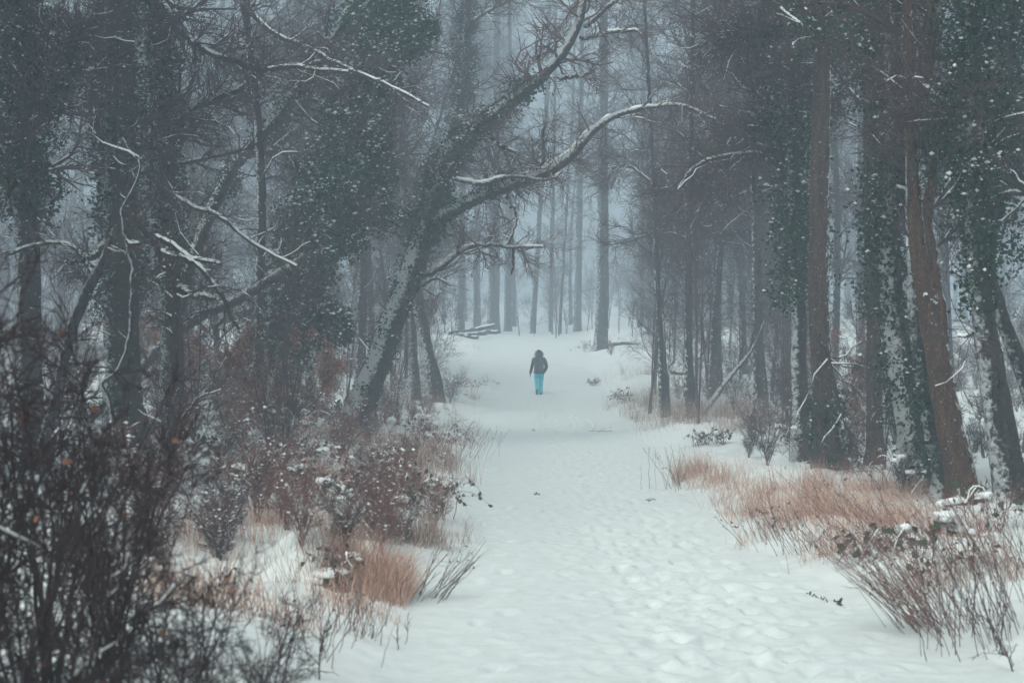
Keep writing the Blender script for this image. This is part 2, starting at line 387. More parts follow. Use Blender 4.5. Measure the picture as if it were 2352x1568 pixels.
def ivy_on(mi, ms, P, R, n, thick, rng, leaf=.075, t0=0., t1=1., snowf=.14, clumpn=None, droop=.0):
    N = len(P); nc = clumpn or max(6, n // 70)
    def pts(m):
        t = rng.uniform(t0, t1, m) * (N - 1); i = np.minimum(t.astype(int), N - 2); f = (t - i)[:, None]
        return P[i] * (1 - f) + P[i + 1] * f, R[i], norm(P[i + 1] - P[i])
    c, rr, T = pts(nc)
    o = rng.normal(size=(nc, 3)); o = norm(o - (o * T).sum(1, keepdims=True) * T)
    c = c + o * (rr + thick * rng.uniform(.05, 1, nc) ** 1.3)[:, None]; c[:, 2] -= droop * rng.uniform(0, 1, nc)
    na = int(n * .72); ci = rng.integers(0, nc, na)
    pos = c[ci] + rng.normal(size=(na, 3)) * np.array([.11, .11, .15]) * (.75 + .45 * thick)
    nb = n - na; b, rb, Tb = pts(nb); ob = rng.normal(size=(nb, 3)); ob = norm(ob - (ob * Tb).sum(1, keepdims=True) * Tb)
    pos = np.vstack([pos, b + ob * (rb * 1.03 + thick * .4 * rng.uniform(0, 1, nb) ** 2)[:, None]])
    nr_ = rng.normal(size=(n, 3)) * .8; nr_[:, 2] += .7; nr_[:, 1] -= .7
    kites(mi, pos, nr_, leaf * rng.uniform(.45, 1.5, n), rng, .85)
    k = rng.random(n) < snowf * .35
    # snow lies in the upper leaves of some clumps
    hi = rng.random(nc) < snowf * 3; kk = np.zeros(n, bool); kk[:na] = hi[ci] & (pos[:na, 2] > c[ci][:, 2] + .03) & (rng.random(na) < .45)
    s = pos[k | kk]; bits(ms, s + np.array([-.02, -.02, .035]), leaf * (.16 + .75 * rng.random(len(s)) ** 2.5), rng, .55)
LOG = {}
def tree(name, label, d, trunk, limbs=(), bark='bark_grey', ext=6.0, twigs=(60, 500, 2500), tw_len=(2.2, .9, .4), ivy=(), ivyleaf=.075, snow=.7, seed=1, twigmat='twig', up=.05, group=None, cat='tree', flare=1.5, t0=.35, limb_twigs=True, dead=False, sink=.35, snowtrunk=False, wob=.24, trunk_share=.45, ivysnow=.07):
    rng = rng_(seed)
    if d is None: d = on_ground(trunk[0][0], trunk[0][1])
    P, R = line3(trunk, d, 40)
    gz = float(ground(P[0, 0], P[0, 1]))
    base = np.array([P[0, 0], P[0, 1], gz])
    # root flare, sunk into the snow
    dirn = norm(P[0] - P[2]); P = np.vstack([P[0] + dirn * (sink + max(0, (P[0, 2] - gz))), P]); R = np.concatenate([[R[0] * flare], R]); R[1] *= 1 + (flare - 1) * .45
    if ext > 0:
        dr = norm(P[-1] - P[-4]); m = 8; s = np.linspace(0, 1, m + 1)[1:, None]
        dr2 = norm(dr + np.array([0, 0, .35]))
        P = np.vstack([P, P[-1] + s * ext * dr2 + .25 * np.sin(s * 5 + seed)]); R = np.concatenate([R, R[-1] * np.linspace(1, .3, m + 1)[1:]])
    jit = rng.normal(size=P.shape) * .006; P = P + jit
    root = empty(name, base); tag(root, label, cat, group)
    mb = MB(); trunk_tube(mb, P, R, 20, rng)
    ns = 5 if R[5] > .12 else 0            # broken branch stubs
    if ns:
        Ps, Rs = grow(P[None], R[None], ns, rng, .15, .7, (.9, 1.4), .28, 4, .15, .1, .22, .012, .55, rmax=.04); tubes(mb, Ps, Rs, 6, rng, .1)
    mb.build('trunk', bark, root, base)
    allP = [(P, R)]; ms = MB(); mi = MB()
    if snow > 0 and snowtrunk: snow_on(ms, P[None], R[None], rng, .6, .35, .01, 8)
    LP = []
    for L in limbs:
        p_, r_ = line3(L, d, 28); p_ = p_ + rng.normal(size=p_.shape) * np.minimum(.012, r_[:, None] * .25)
        b = MB(); (trunk_tube(b, p_, r_, 12, rng, .06) if r_[0] > .05 else tubes(b, p_[None], r_[None], 8, rng, .06)); b.build('limb', bark if r_[0] > .05 else 'bark_limb', root, base)
        if snow > 0: snow_on(ms, p_[None], r_[None], rng, snow, .62, .014, 6)
        LP.append((p_, r_)); allP.append((p_, r_))
    for (k, a, b, n, th, *dr) in ivy:
        q_ = 41 / len(P) if k == 0 else 1
        ivy_on(mi, ms, allP[k][0], allP[k][1], int(n * 1.35), th, rng, ivyleaf * .85, a * q_, b * q_, ivysnow, None, dr[0] if dr else 0)
    if twigs and twigs[0]:
        mt = MB()
        src = np.stack([catmull(np.column_stack([a, b]), 24) for a, b in allP]); SP, SR = src[..., :3], np.maximum(src[..., 3], .004)
        # shoots leave the upper trunk and the limbs
        nT = int(twigs[0] * (trunk_share if limbs else 1)); A = []
        if nT: A.append(grow(SP[:1], SR[:1], nT, rng, t0, 1, (.7, 1.5), tw_len[0], 7, wob, up, .35, .007, .35, rmax=.04))
        if limbs and twigs[0] - nT > 0: A.append(grow(SP[1:], SR[1:], twigs[0] - nT, rng, .15, 1, (.5, 1.3), tw_len[0] * .75, 7, wob + .06, up * .6, .45, .006, .35, rmax=.025))
        P1 = np.concatenate([a[0] for a in A]); R1 = np.concatenate([a[1] for a in A])
        tubes(mt, P1, R1, 3, rng)
        if snow > 0:
            s = rng.random(len(P1)) < .65 * snow; 
            if s.any(): snow_on(ms, P1[s], R1[s], rng, .55, .7, .006, 4)
        if len(twigs) > 1 and twigs[1]:
            P2, R2 = grow(P1, R1, int(twigs[1] * .85), rng, .15, 1, (.4, 1.1), tw_len[1], 3, .25, up * .5, .6, .0045, .5); tubes(mt, P2, R2, 3, rng)
            if len(twigs) > 2 and twigs[2]:
                P3, R3 = grow(P2, R2, int(twigs[2] * .85), rng, .1, 1, (.4, 1.0), tw_len[2], 2, .22, 0, .7, .0035, .6); tubes(mt, P3, R3, 3, rng)
        mt.build('crown', twigmat, root, base, kind='stuff')
    mi.build('ivy', 'ivy', root, base, False, 'stuff'); ms.build('snow', 'snow', root, base, kind='stuff')
    return root

# --- left of the path
tree('ivy_clad_tree', 'leaning ivy-clad tree arching its snow-topped limbs over the path', 40,
     [(818, 962, 73), (836, 905, 66), (862, 850, 58), (890, 770, 54), (925, 680, 52), (955, 600, 51), (976, 520, 49), (1000, 440, 42), (1030, 350, 38), (1090, 290, 31), (1170, 235, 27), (1250, 170, 24), (1300, 110, 22), (1332, 40, 19), (1345, -50, 16)],
     [[(972, 535, 46), (1012, 500, 36), (1060, 470, 32), (1130, 440, 30), (1210, 410, 29), (1290, 375, 26), (1330, 335, 23), (1370, 290, 18), (1440, 255, 14), (1490, 248, 11), (1540, 240, 9), (1600, 255, 7), (1680, 300, 5)],
      [(945, 640, 30), (1000, 620, 16), (1050, 582, 13), (1100, 561, 11), (1180, 566, 9), (1246, 566, 5)],
      [(1040, 412, 10, -.3), (1100, 422, 12, -.3), (1170, 405, 9, -.3), (1260, 412, 8, -.3), (1290, 395, 5, -.3)],
      [(1020, 340, 16), (1100, 298, 13), (1150, 335, 11), (1185, 352, 6)],
      [(985, 470, 18), (1010, 400, 16), (1040, 370, 12), (1060, 330, 8)],
      [(1010, 420, 15), (960, 470, 12), (935, 500, 8)],
      [(1282, 180, 12), (1340, 172, 9), (1370, 155, 5)],
      [(1345, 60, 14), (1390, 20, 12), (1450, -30, 9)],
      [(1335, 90, 12), (1400, 75, 9), (1470, 70, 6)],
      [(1178, 567, 7), (1180, 600, 6), (1175, 630, 4)],
      [(1165, 455, 10), (1185, 500, 7), (1175, 540, 6), (1160, 565, 4)],
      [(1245, 385, 6), (1250, 360, 7), (1246, 315, 5), (1255, 280, 3)],
      [(1290, 372, 6), (1240, 395, 5), (1265, 365, 4)],
      [(955, 670, 8), (1000, 640, 6), (1035, 656, 4)]],
     bark='bark_snowy', ext=5, twigs=(230, 1900, 6500), tw_len=(2.0, .9, .42), wob=.34,
     trunk_share=.2, ivy=[(0, .12, .40, 1500, .06), (0, .38, .62, 4200, .21), (0, .60, .78, 2000, .13), (1, 0, .34, 1300, .10), (5, .2, 1, 600, .12), (6, .2, 1, 400, .12), (0, .02, .10, 500, .1), (4, 0, .6, 500, .12)], snow=.66, seed=3, t0=.5, snowtrunk=True, twigmat='twig_brown')
tree('ivy_clad_tree', 'tree hung with the thickest curtain of ivy, beside the leaning tree', 37,
     [(640, 850, 30), (655, 760, 30), (680, 650, 28), (720, 540, 28), (760, 430, 26), (800, 310, 25), (838, 200, 23), (865, 90, 20), (885, -30, 18)],
     [[(770, 420, 16), (830, 360, 12), (900, 320, 8)], [(690, 640, 14), (750, 720, 10), (800, 745, 8)], [(735, 500, 14), (820, 470, 10), (900, 440, 7)], [(850, 150, 12), (920, 110, 10), (1000, 60, 7)]],
     bark='bark_snowy', ext=6, twigs=(90, 700, 2600), ivy=[(0, .10, .45, 10500, .58, .5), (0, .38, .72, 12500, .80, .7), (0, .7, 1, 7000, .75, .5), (1, .1, 1, 2600, .4, .7), (2, .2, 1, 2400, .25, .3), (3, .1, 1, 2600, .4, .6), (4, .1, 1, 2000, .35)], snow=.8, ivyleaf=.088, ivysnow=.13, seed=5, snowtrunk=True)
tree('ivy_clad_tree', 'ivy-covered upright tree rising behind the fork of the leaning tree', 54,
     [(986, 842, 34), (968, 740, 28), (955, 640, 26), (975, 480, 24), (1030, 320, 23), (1062, 200, 22), (1072, 80, 20), (1075, -40, 18)],
     [[(1068, 150, 10), (1010, 120, 8), (930, 130, 6)], [(1072, 60, 10), (1130, 20, 8), (1200, -10, 6)]],
     ext=6, twigs=(90, 700, 2400), ivy=[(0, .55, .95, 5000, .3)], seed=8, t0=.5)
tree('woodland_tree', 'slim grey tree standing just left of the trunk behind the leaning tree', 56,
     [(950, 850, 22), (946, 740, 19), (942, 600, 18), (925, 400, 16), (915, 200, 14), (905, 0, 12)], ext=6, twigs=(90, 700, 2400), seed=9)
tree('ivy_clad_tree', 'broad dark trunk wrapped in ivy with two snowy boughs reaching the frame edge', 30,
     [(285, 960, 86), (280, 800, 78), (276, 600, 74), (272, 400, 72), (270, 200, 70), (268, 0, 66), (266, -120, 60)],
     [[(236, 262, 20), (205, 260, 15), (135, 261, 12), (100, 285, 11), (55, 306, 10), (20, 320, 8), (-20, 328, 6)],
      [(240, 40, 22), (215, 70, 18), (180, 125, 14), (140, 155, 10), (80, 165, 7), (0, 192, 6)],
      [(300, 430, 10), (330, 395, 9), (370, 430, 9), (430, 470, 9), (500, 495, 8), (560, 545, 7), (620, 582, 6), (680, 612, 5)],
      [(290, 100, 14), (262, 20, 14), (240, 10, 6)], [(245, 500, 6), (240, 400, 5), (243, 250, 5), (255, 120, 4)]],
     bark='bark_dark', ext=6, twigs=(150, 1200, 4500), ivy=[(0, .25, 1, 9500, .20)], seed=12, ivyleaf=.07, t0=.3)
tree('ivy_clad_tree', 'dark ivied trunk whose long snow-laden bough sweeps out to the right', 31,
     [(400, 950, 62), (395, 800, 52), (388, 600, 50), (380, 400, 50), (374, 200, 46), (366, 0, 42), (362, -110, 38)],
     [[(372, 10, 12, -.5), (388, 30, 15, -.6), (408, 70, 15, -.7), (470, 115, 13, -.8), (540, 142, 12, -.8), (610, 160, 12, -.9), (670, 153, 9, -1), (720, 160, 7, -1), (800, 166, 6, -1)],
      [(390, 2, 8, -.4), (420, 60, 9, -.6), (465, 112, 8, -.8)],
      [(375, 300, 14), (450, 250, 12), (560, 200, 10)]],
     bark='bark_dark', ext=6, twigs=(150, 1200, 4500), ivy=[(0, .3, 1, 6000, .20)], seed=13, snow=.9, ivyleaf=.07)
tree('ivy_clad_tree', 'dark ivy-smothered tree in the far upper corner on the left', 27,
     [(70, 990, 60), (66, 800, 56), (60, 500, 54), (52, 250, 52), (45, 0, 50), (40, -120, 46)], [[(80, 300, 14), (140, 180, 12), (190, 60, 9)]],
     bark='bark_dark', ext=5, twigs=(140, 1100, 4200), ivy=[(0, .45, 1, 8000, .45, .2), (1, .1, 1, 1200, .3)], seed=14, ivyleaf=.075)
tree('ivy_clad_tree', 'slanting ivied trunk with snow on its upper side leaning far over', 38,
     [(380, 900, 40), (420, 660, 32), (478, 500, 30), (545, 370, 28), (640, 265, 26), (720, 150, 24), (800, 30, 22), (850, -60, 20)],
     [[(640, 262, 10), (700, 232, 10), (760, 245, 8), (830, 300, 6)], [(560, 355, 10), (640, 350, 9), (700, 390, 6)]],
     bark='bark_snowy', ext=5, twigs=(80, 600, 2400), ivy=[(0, .35, 1, 3200, .22, .1)], seed=15, snowtrunk=True)
tree('leaning_trunk', 'bare snow-topped trunk fallen at a slant among the thicket', 36,
     [(330, 838, 24), (400, 770, 24), (470, 720, 24), (540, 690, 24), (600, 655, 24), (650, 622, 21), (700, 590, 16)], [], bark='bark_grey', ext=0, twigs=(14, 60, 160), tw_len=(1, .5, .3), seed=16, snowtrunk=True, flare=1, t0=.2)
tree('broken_tree', 'bent broken tree with thick white snow lying on its crooked boughs', 24,
     [(395, 1010, 26), (400, 860, 20), (402, 760, 18), (404, 690, 17), (395, 640, 16), (372, 590, 16), (350, 555, 15), (310, 505, 12)],
     [[(392, 660, 12), (415, 665, 12), (440, 680, 13), (470, 682, 12), (500, 688, 6)], [(358, 565, 15), (385, 625, 14), (396, 648, 12)], [(330, 530, 10), (390, 560, 10), (430, 590, 9), (470, 600, 8), (508, 606, 6)],
      [(365, 580, 11), (440, 600, 10), (480, 640, 10), (515, 690, 10), (530, 730, 8), (552, 756, 5)], [(350, 555, 8), (300, 560, 6), (285, 545, 5)]],
     bark='bark_limb', ext=0, twigs=(60, 400, 1500), tw_len=(.9, .5, .3), seed=17, snow=1.0, t0=.2)
tree('broken_tree', 'stout leaning stem with snow along its top, deep in the thicket', 26,
     [(120, 960, 30), (158, 780, 26), (180, 715, 26), (205, 660, 25), (232, 610, 20), (250, 560, 15), (262, 545, 10)],
     [[(245, 560, 16), (215, 588, 13), (180, 600, 11), (145, 606, 8)], [(220, 615, 6), (150, 560, 7), (75, 565, 8), (20, 585, 6)]],
     bark='bark_dark', ext=0, twigs=(60, 400, 1500), tw_len=(1.1, .5, .3), seed=18, snow=1.0, t0=.2, snowtrunk=True)
tree('birch_sapling', 'thin snow-plastered sapling zigzagging up through the thicket', 25,
     [(262, 985, 14), (250, 915, 11), (235, 880, 10), (270, 850, 9), (296, 780, 10), (302, 690, 11), (304, 610, 11), (288, 545, 9), (280, 480, 7)], [], bark='bark_snowy', ext=1.5, twigs=(40, 250, 800), tw_len=(.9, .5, .3), seed=19, flare=1, snow=.9, snowtrunk=True)
tree('woodland_tree', 'tall thin tree whose long snowy bough runs down from the top edge', 37,
     [(590, 930, 26), (596, 700, 22), (600, 450, 20), (590, 250, 18), (565, 60, 16), (545, -60, 14)],
     [[(552, -10, 12, -.3), (590, 45, 10, -.5), (640, 82, 9, -.6), (700, 108, 9, -.7), (760, 140, 8, -.8), (830, 172, 8, -.9), (900, 200, 7, -1), (985, 245, 5, -1)], [(595, 640, 8), (640, 600, 7), (700, 640, 5)]], bark='bark_dark', ext=5, twigs=(110, 800, 2800), seed=20, snow=.9)
# --- right of the path
tree('woodland_tree', 'straight brown-grey trunk with a snowy vine at its foot right of the path', 28,
     [(1905, 1045, 75), (1895, 960, 55), (1888, 860, 48), (1882, 740, 46), (1880, 600, 46), (1882, 450, 44), (1886, 300, 42), (1890, 150, 41), (1893, 0, 39), (1895, -120, 35)],
     [[(1872, 770, 7, -.25), (1900, 820, 10, -.25), (1925, 920, 9, -.25), (1940, 970, 8, -.25), (1956, 1005, 8, -.25), (1946, 1065, 6, -.25)], [(1880, 120, 12, -.3), (1872, 60, 14, -.3), (1845, 20, 12, -.3), (1842, -20, 10, -.3)], [(1885, 110, 8, -.4), (1840, 60, 6, -.5), (1790, 20, 5, -.5)]],
     bark='bark_brown', ext=6, twigs=(60, 500, 2400), ivy=[(0, .02, .13, 900, .04), (0, .8, 1, 2600, .5)], seed=21, snow=.8, t0=.7)
tree('ivy_clad_tree', 'ivy column hugging the far side of the straight brown trunk', 31,
     [(1840, 1000, 40), (1835, 800, 34), (1828, 600, 32), (1822, 400, 30), (1815, 200, 28), (1805, 0, 26), (1800, -100, 24)],
     [[(1815, 330, 12), (1760, 300, 10), (1700, 290, 6)], [(1812, 130, 12), (1730, 80, 10), (1640, 95, 7)], [(1822, 420, 10), (1760, 360, 9), (1700, 355, 7), (1610, 375, 6), (1560, 430, 4)]],
     bark='bark_dark', ext=6, twigs=(260, 2400, 9000), tw_len=(2.6, 1.0, .45), wob=.34, up=-.02, ivy=[(0, .30, 1, 10000, .50, .2), (1, .1, .8, 900, .3), (2, .1, .8, 900, .3)], seed=22, ivyleaf=.07, t0=.4)
tree('woodland_tree', 'reddish slender trunk half hidden behind ivy, between two thicker trunks', 30,
     [(2010, 1060, 44), (2008, 850, 36), (2004, 600, 34), (2000, 400, 34), (1998, 200, 33), (1996, 0, 32), (1995, -100, 30)], [[(1995, 240, 10, -.3), (1968, 228, 10, -.4), (1940, 190, 7, -.4), (1900, 130, 5, -.4)]],
     bark='bark_brown', ext=6, twigs=(60, 500, 2200), ivy=[(0, .3, .6, 1200, .2), (0, .7, 1, 3200, .5)], seed=23, t0=.5)
tree('ivy_clad_tree', 'ivied trunk plastered white with driven snow down one side', 24,
     [(2105, 1080, 70), (2090, 980, 62), (2070, 860, 56), (2052, 740, 52), (2044, 620, 50), (2045, 500, 46), (2052, 380, 42), (2050, 200, 38), (2045, 0, 34), (2042, -100, 30)],
     [[(2090, 340, 18, -.3), (2110, 318, 18, -.3), (2140, 308, 12, -.3), (2175, 318, 9, -.3), (2205, 338, 8, -.3), (2255, 336, 5, -.3)], [(2055, 430, 8, -.3), (2080, 440, 8, -.3), (2105, 470, 6, -.3)]],
     bark='bark_snowy', ext=5, twigs=(70, 500, 2200), ivy=[(0, .10, .75, 4200, .13), (0, .45, 1, 5200, .36)], seed=24, snow=.9, ivyleaf=.065, t0=.5, snowtrunk=True)
tree('ivy_clad_tree', 'dark leaning stem squeezed between the snowy trunk and the forked trunk', 22.5,
     [(2170, 1130, 54), (2145, 1000, 46), (2122, 870, 42), (2108, 740, 40), (2100, 600, 36), (2096, 450, 32), (2092, 300, 28)], [], bark='bark_dark', ext=4, twigs=(30, 200, 900), ivy=[(0, .05, .5, 2200, .10)], seed=25, ivyleaf=.06, t0=.5, snowtrunk=True)
tree('forked_tree', 'leaning orange-brown trunk splitting into two stems on the right', 21,
     [(2212, 1140, 78), (2195, 1040, 65), (2172, 930, 60), (2155, 830, 56), (2140, 740, 52), (2120, 640, 42), (2106, 540, 37), (2098, 420, 29), (2092, 280, 25), (2088, 120, 20), (2080, -60, 18)],
     [[(2160, 800, 46), (2152, 700, 38), (2140, 600, 32), (2130, 520, 28), (2130, 470, 26), (2140, 420, 25), (2140, 300, 23), (2134, 190, 23), (2140, 90, 22), (2142, -60, 20)],
      [(2132, 690, 9, -.3), (2126, 680, 8, -.35), (2150, 700, 5, -.5)]],
     bark='bark_orange', ext=5, twigs=(50, 300, 1400), seed=26, snow=.5, t0=.6)
tree('ivy_clad_tree', 'dark trunk at the right edge with ivy and snow on its upper half', 20.5,
     [(2330, 1165, 92), (2312, 1050, 74), (2292, 940, 66), (2272, 820, 58), (2255, 700, 50), (2244, 600, 46), (2238, 480, 42), (2236, 300, 38), (2232, 100, 34), (2230, -80, 30)],
     [[(2245, 760, 6, -.3), (2222, 772, 6, -.3), (2200, 772, 4, -.3)], [(2250, 340, 14, .3), (2215, 285, 14, .2), (2165, 235, 12, .1), (2120, 200, 8)]],
     bark='bark_dark', ext=5, twigs=(60, 400, 2000), ivy=[(0, .38, .68, 2600, .13), (0, .6, 1, 5200, .45)], seed=27, ivyleaf=.06, t0=.5, snowtrunk=True)
tree('ivy_clad_tree', 'steeply leaning dark stem carrying a snowy bough at the right border', 23,
     [(2420, 1100, 50), (2375, 930, 40), (2340, 830, 36), (2310, 750, 32), (2288, 680, 28), (2275, 600, 24), (2290, 450, 22), (2310, 250, 22), (2325, 0, 22), (2330, -80, 20)],
     [[(2430, 500, 22, -1), (2375, 455, 20, -1), (2330, 415, 17, -1), (2290, 362, 15, -1), (2240, 312, 12, -1), (2195, 262, 10, -1), (2168, 235, 7, -1)]],
     bark='bark_dark', ext=5, twigs=(80, 600, 2600), ivy=[(0, .5, 1, 7000, .65, .3)], seed=28, snow=.9, ivyleaf=.065, t0=.4)
tree('woodland_tree', 'slim grey trunk standing at the brushy edge right of the path', 48,
     [(1524, 878, 19), (1518, 780, 14), (1510, 650, 13), (1505, 520, 12), (1498, 380, 10), (1490, 200, 9), (1480, 20, 8), (1475, -60, 7)], [[(1506, 540, 6), (1560, 500, 5), (1620, 480, 4)], [(1500, 420, 6), (1440, 380, 5), (1400, 390, 4)]], bark='bark_far', ext=5, twigs=(90, 1100, 4800), tw_len=(2.8, 1.1, .5), seed=30, t0=.25, wob=.42)
tree('woodland_tree', 'grey trunk with a dusting of snow, right of the slim roadside trunk', 46,
     [(1584, 886, 22), (1582, 780, 18), (1580, 650, 16), (1582, 500, 16), (1586, 300, 14), (1590, 100, 12), (1592, -60, 11)], [[(1582, 500, 7), (1640, 470, 6), (1720, 440, 4)]], bark='bark_far', ext=5, twigs=(100, 1100, 4800), tw_len=(3.0, 1.1, .5), seed=31, t0=.25, wob=.42)
tree('leaning_trunk', 'dead slanting trunk white with snow, propped in brush right of the path', 45,
     [(1646, 905, 12), (1680, 860, 10), (1715, 820, 9), (1738, 780, 6), (1756, 735, 4)], [[(1722, 808, 6), (1730, 770, 5), (1742, 720, 4)]], bark='bark_snowy', ext=0, twigs=(16, 60, 150), tw_len=(.8, .4, .3), seed=32, flare=1, snow=.3)
# --- at the end of the path
tree('woodland_tree', 'tallest dark trunk with flared foot standing alone at the path end', 88,
     [(1379, 812, 39), (1380, 770, 31), (1384, 660, 28), (1385, 500, 25), (1385, 300, 23), (1386, 100, 20), (1386, -60, 18)], [], bark='bark_far', ext=4, twigs=(170, 1100, 4000), tw_len=(3.2, 1.2, .5), seed=40, flare=1.4, t0=.35, up=-.02, snow=.3)
FARL = [
 ('pale trunk at the left end of the far row, above the log pile', 1058, 776, 20, 1066), ('thickest pale trunk of the far row', 1133, 776, 32, 1140), ('straight pale trunk right of the thickest far one', 1166, 775, 20, 1170),
 ('slender far trunk tilting to the right behind the walker', 1222, 776, 16, 1262), ('thin crooked far trunk just right of the walker', 1264, 775, 12, 1276), ('thin slanted far trunk between the crooked and the flared one', 1284, 774, 9, 1322),
 ('flared far trunk left of the tallest dark trunk', 1326, 768, 20, 1336), ('short-footed far trunk on the rise right of the tallest dark trunk', 1472, 776, 17, 1476)]
for i, (lb, x, y, wd, xt) in enumerate(FARL):
    d_ = 110 + (i * 37 % 15)
    tree('far_tree', lb, d_, [(x, y + 4, wd * 1.15), (x + (xt - x) * .1, y - 60, wd * .85), (x + (xt - x) * .4, y - 260, wd * .75), (x + (xt - x) * .8, y - 520, wd * .62), (xt, y - 760, wd * .5)], [], bark='bark_far', ext=4, twigs=(44, 320, 1000), tw_len=(3, 1.3, .7), seed=50 + i, t0=.25, snow=0, group='row of pale trunks at the path end', flare=1.25)

# ------------------------------------------------------------------ the wood behind: a few kinds of bare tree, each copy its own thing
def proto_tree(name, H, dia, seed, lean=.6, nl=34, n2=420, n3=3600, t0=.18, ll=4.2, ivyn=0, bark='bark_far', wob=.2, upt=.07):
    rng = rng_(seed); n = 14; s = np.linspace(0, 1, n)
    P = np.stack([lean * s ** 2 * math.cos(seed) + .15 * np.sin(s * 6 + seed), lean * s ** 2 * math.sin(seed) + .15 * np.cos(s * 5 + seed) - .15, s * H - .4], 1)
    R = dia / 2 * (1 - .8 * s); R[0] *= 1.5
    o = empty(name, (0, 0, 0))
    mb = MB(); tubes(mb, P[None], R[None], 8, rng, .04)
    P1, R1 = grow(P[None], R[None], nl, rng, t0, 1, (.6, 1.35), ll, 8, wob, upt, .45, .02, .3, rmax=.09)
    tubes(mb, P1, R1, 4, rng); mb.build('trunk', bark, o)
    mc = MB()
    P2, R2 = grow(P1, R1, n2, rng, .12, 1, (.4, 1.1), 1.7, 5, .22, .03, .5, .008, .4, rmax=.03); tubes(mc, P2, R2, 3, rng)
    P3, R3 = grow(P2, R2, n3, rng, .1, 1, (.4, 1.0), .75, 2, .25, 0, .6, .005, .6); tubes(mc, P3, R3, 3, rng)
    mc.build('crown', 'twig', o, kind='stuff')
    if ivyn:
        mi, ms = MB(), MB(); ivy_on(mi, ms, P, R, ivyn, .55, rng, .09, .12, .62, .12, None, .3)
        mi.build('ivy', 'ivy', o, smooth=False, kind='stuff'); ms.build('snow', 'snow', o, kind='stuff')
    return o
def proto_sapling(name, H, seed, nl=34, n2=300, n3=1400, tm='twig', leaves=0, leafmat='leaf_rust', stems=2, spread=.25, r0=.022, snowp=.35):
    rng = rng_(seed); n = 12; s = np.linspace(0, 1, n); PP, RR = [], []
    for i in range(stems):
        a = rng.uniform(0, 6.28); l = spread * H * rng.uniform(.3, 1); h = H * rng.uniform(.6, 1)
        ph = rng.uniform(0, 6)
        PP.append(np.stack([l * s ** 1.5 * math.cos(a) + .03 * np.sin(9 * s + ph), l * s ** 1.5 * math.sin(a) + .03 * np.cos(8 * s + ph), s * h - .15], 1)); RR.append(r0 * rng.uniform(.6, 1.1) * (1 - .8 * s))
    P, R = np.array(PP), np.array(RR)
    o = empty(name, (0, 0, 0)); mb = MB(); tubes(mb, P, R, 5, rng); mb.build('stems', tm if tm != 'twig' else 'twig', o)
    P1, R1 = grow(P, R, nl, rng, .15, 1, (.4, 1.1), H * .30, 5, .2, .07, .5, .005, .4)
    mc = MB(); tubes(mc, P1, R1, 3, rng)
    P2, R2 = grow(P1, R1, n2, rng, .1, 1, (.4, 1.0), H * .12, 4, .2, .03, .6, .0035, .5); tubes(mc, P2, R2, 3, rng)
    if n3: P3, R3 = grow(P2, R2, n3, rng, .1, 1, (.4, 1), H * .05, 2, .2, 0, .7, .0028, .6); tubes(mc, P3, R3, 3, rng)
    mc.build('twigs', tm, o, kind='stuff')
    if leaves:
        ml = MB(); q = P2[rng.integers(0, n2, leaves), rng.integers(1, 4, leaves)] + rng.normal(size=(leaves, 3)) * .04
        nn = rng.normal(size=(leaves, 3)); kites(ml, q, nn, .07 * rng.uniform(.6, 1.3, leaves), rng, .6, .4); ml.build('leaves', leafmat, o, smooth=False, kind='stuff')
    ms = MB(); k = rng.random(len(P1)) < snowp
    if snowp >= .3 and stems >= 8:
        m_ = 46; q = P1[rng.integers(0, len(P1), m_), rng.integers(2, 5, m_)]; bits(ms, q + np.array([0, 0, .01]), .012 + .035 * rng.random(m_) ** 2, rng, .55)
    if k.any(): snow_on(ms, P1[k], R1[k], rng, .5, .7, .006, 4); ms.build('snow', 'snow', o, kind='stuff')
    return o
used = {}
def place(proto, loc, rz, s, label, cat, group):
    o = proto if proto.name not in used else copy_tree(proto)
    used[proto.name] = 1
    o.location = loc; o.rotation_euler = (0, 0, rz); o.scale = (s, s, s); tag(o, label, cat, group); return o
r = rng_(101)
TP = [proto_tree('bare_tree', 25, .40, 1, 1.0, 30, 420, 3400, .14), proto_tree('bare_tree', 21, .30, 2, 4.5, 34, 460, 3800, .08, 5.0, wob=.36, upt=.04), proto_tree('bare_tree', 27, .48, 3, .8, 30, 420, 3600), proto_tree('bare_tree', 17, .22, 4, 5.5, 38, 460, 3800, .08, 4.2, wob=.40, upt=.02),
      proto_tree('ivied_tree', 24, .5, 5, 1.6, 36, 460, 3800, .12, 4.4, 7000, 'bark_dark', .3), proto_tree('ivied_tree', 19, .42, 6, 5.0, 38, 500, 4200, .08, 4.8, 8000, 'bark_dark', .38, .03)]
def wood_label(k, px, d):
    look = ['straight bare tree', 'leaning bare tree', 'thick bare tree', 'thin bent bare tree', 'ivied tree', 'bent ivied tree'][k]
    deep = 'in the nearer wood' if d < 62 else 'in the mid wood' if d < 99 else 'deep in the haze'
    side = 'left of the path' if px < 700 else 'behind the leaning tree' if px < 985 else 'beyond the path end' if px < 1490 else 'right of the slim roadside trunks' if px < 1800 else 'behind the trunks at the right'
    return look + ' ' + deep + ' ' + side
pts = []
def under_label(what, px, d):
    deep = 'in the front' if d < 34 else 'in the middle' if d < 56 else 'far back'
    side = 'among the left thicket' if px < 560 else 'under the ivy curtain' if px < 800 else 'on the left verge' if px < 1200 else 'on the right verge' if px < 1720 else 'between the right trunks' if px < 2100 else 'toward the right border'
    return what + ' ' + deep + ' ' + side
def free(x, y, dmin):
    for (a, b) in pts:
        if (a - x) ** 2 + (b - y) ** 2 < dmin * dmin: return False
    return True
cnt = 0; tries = 0
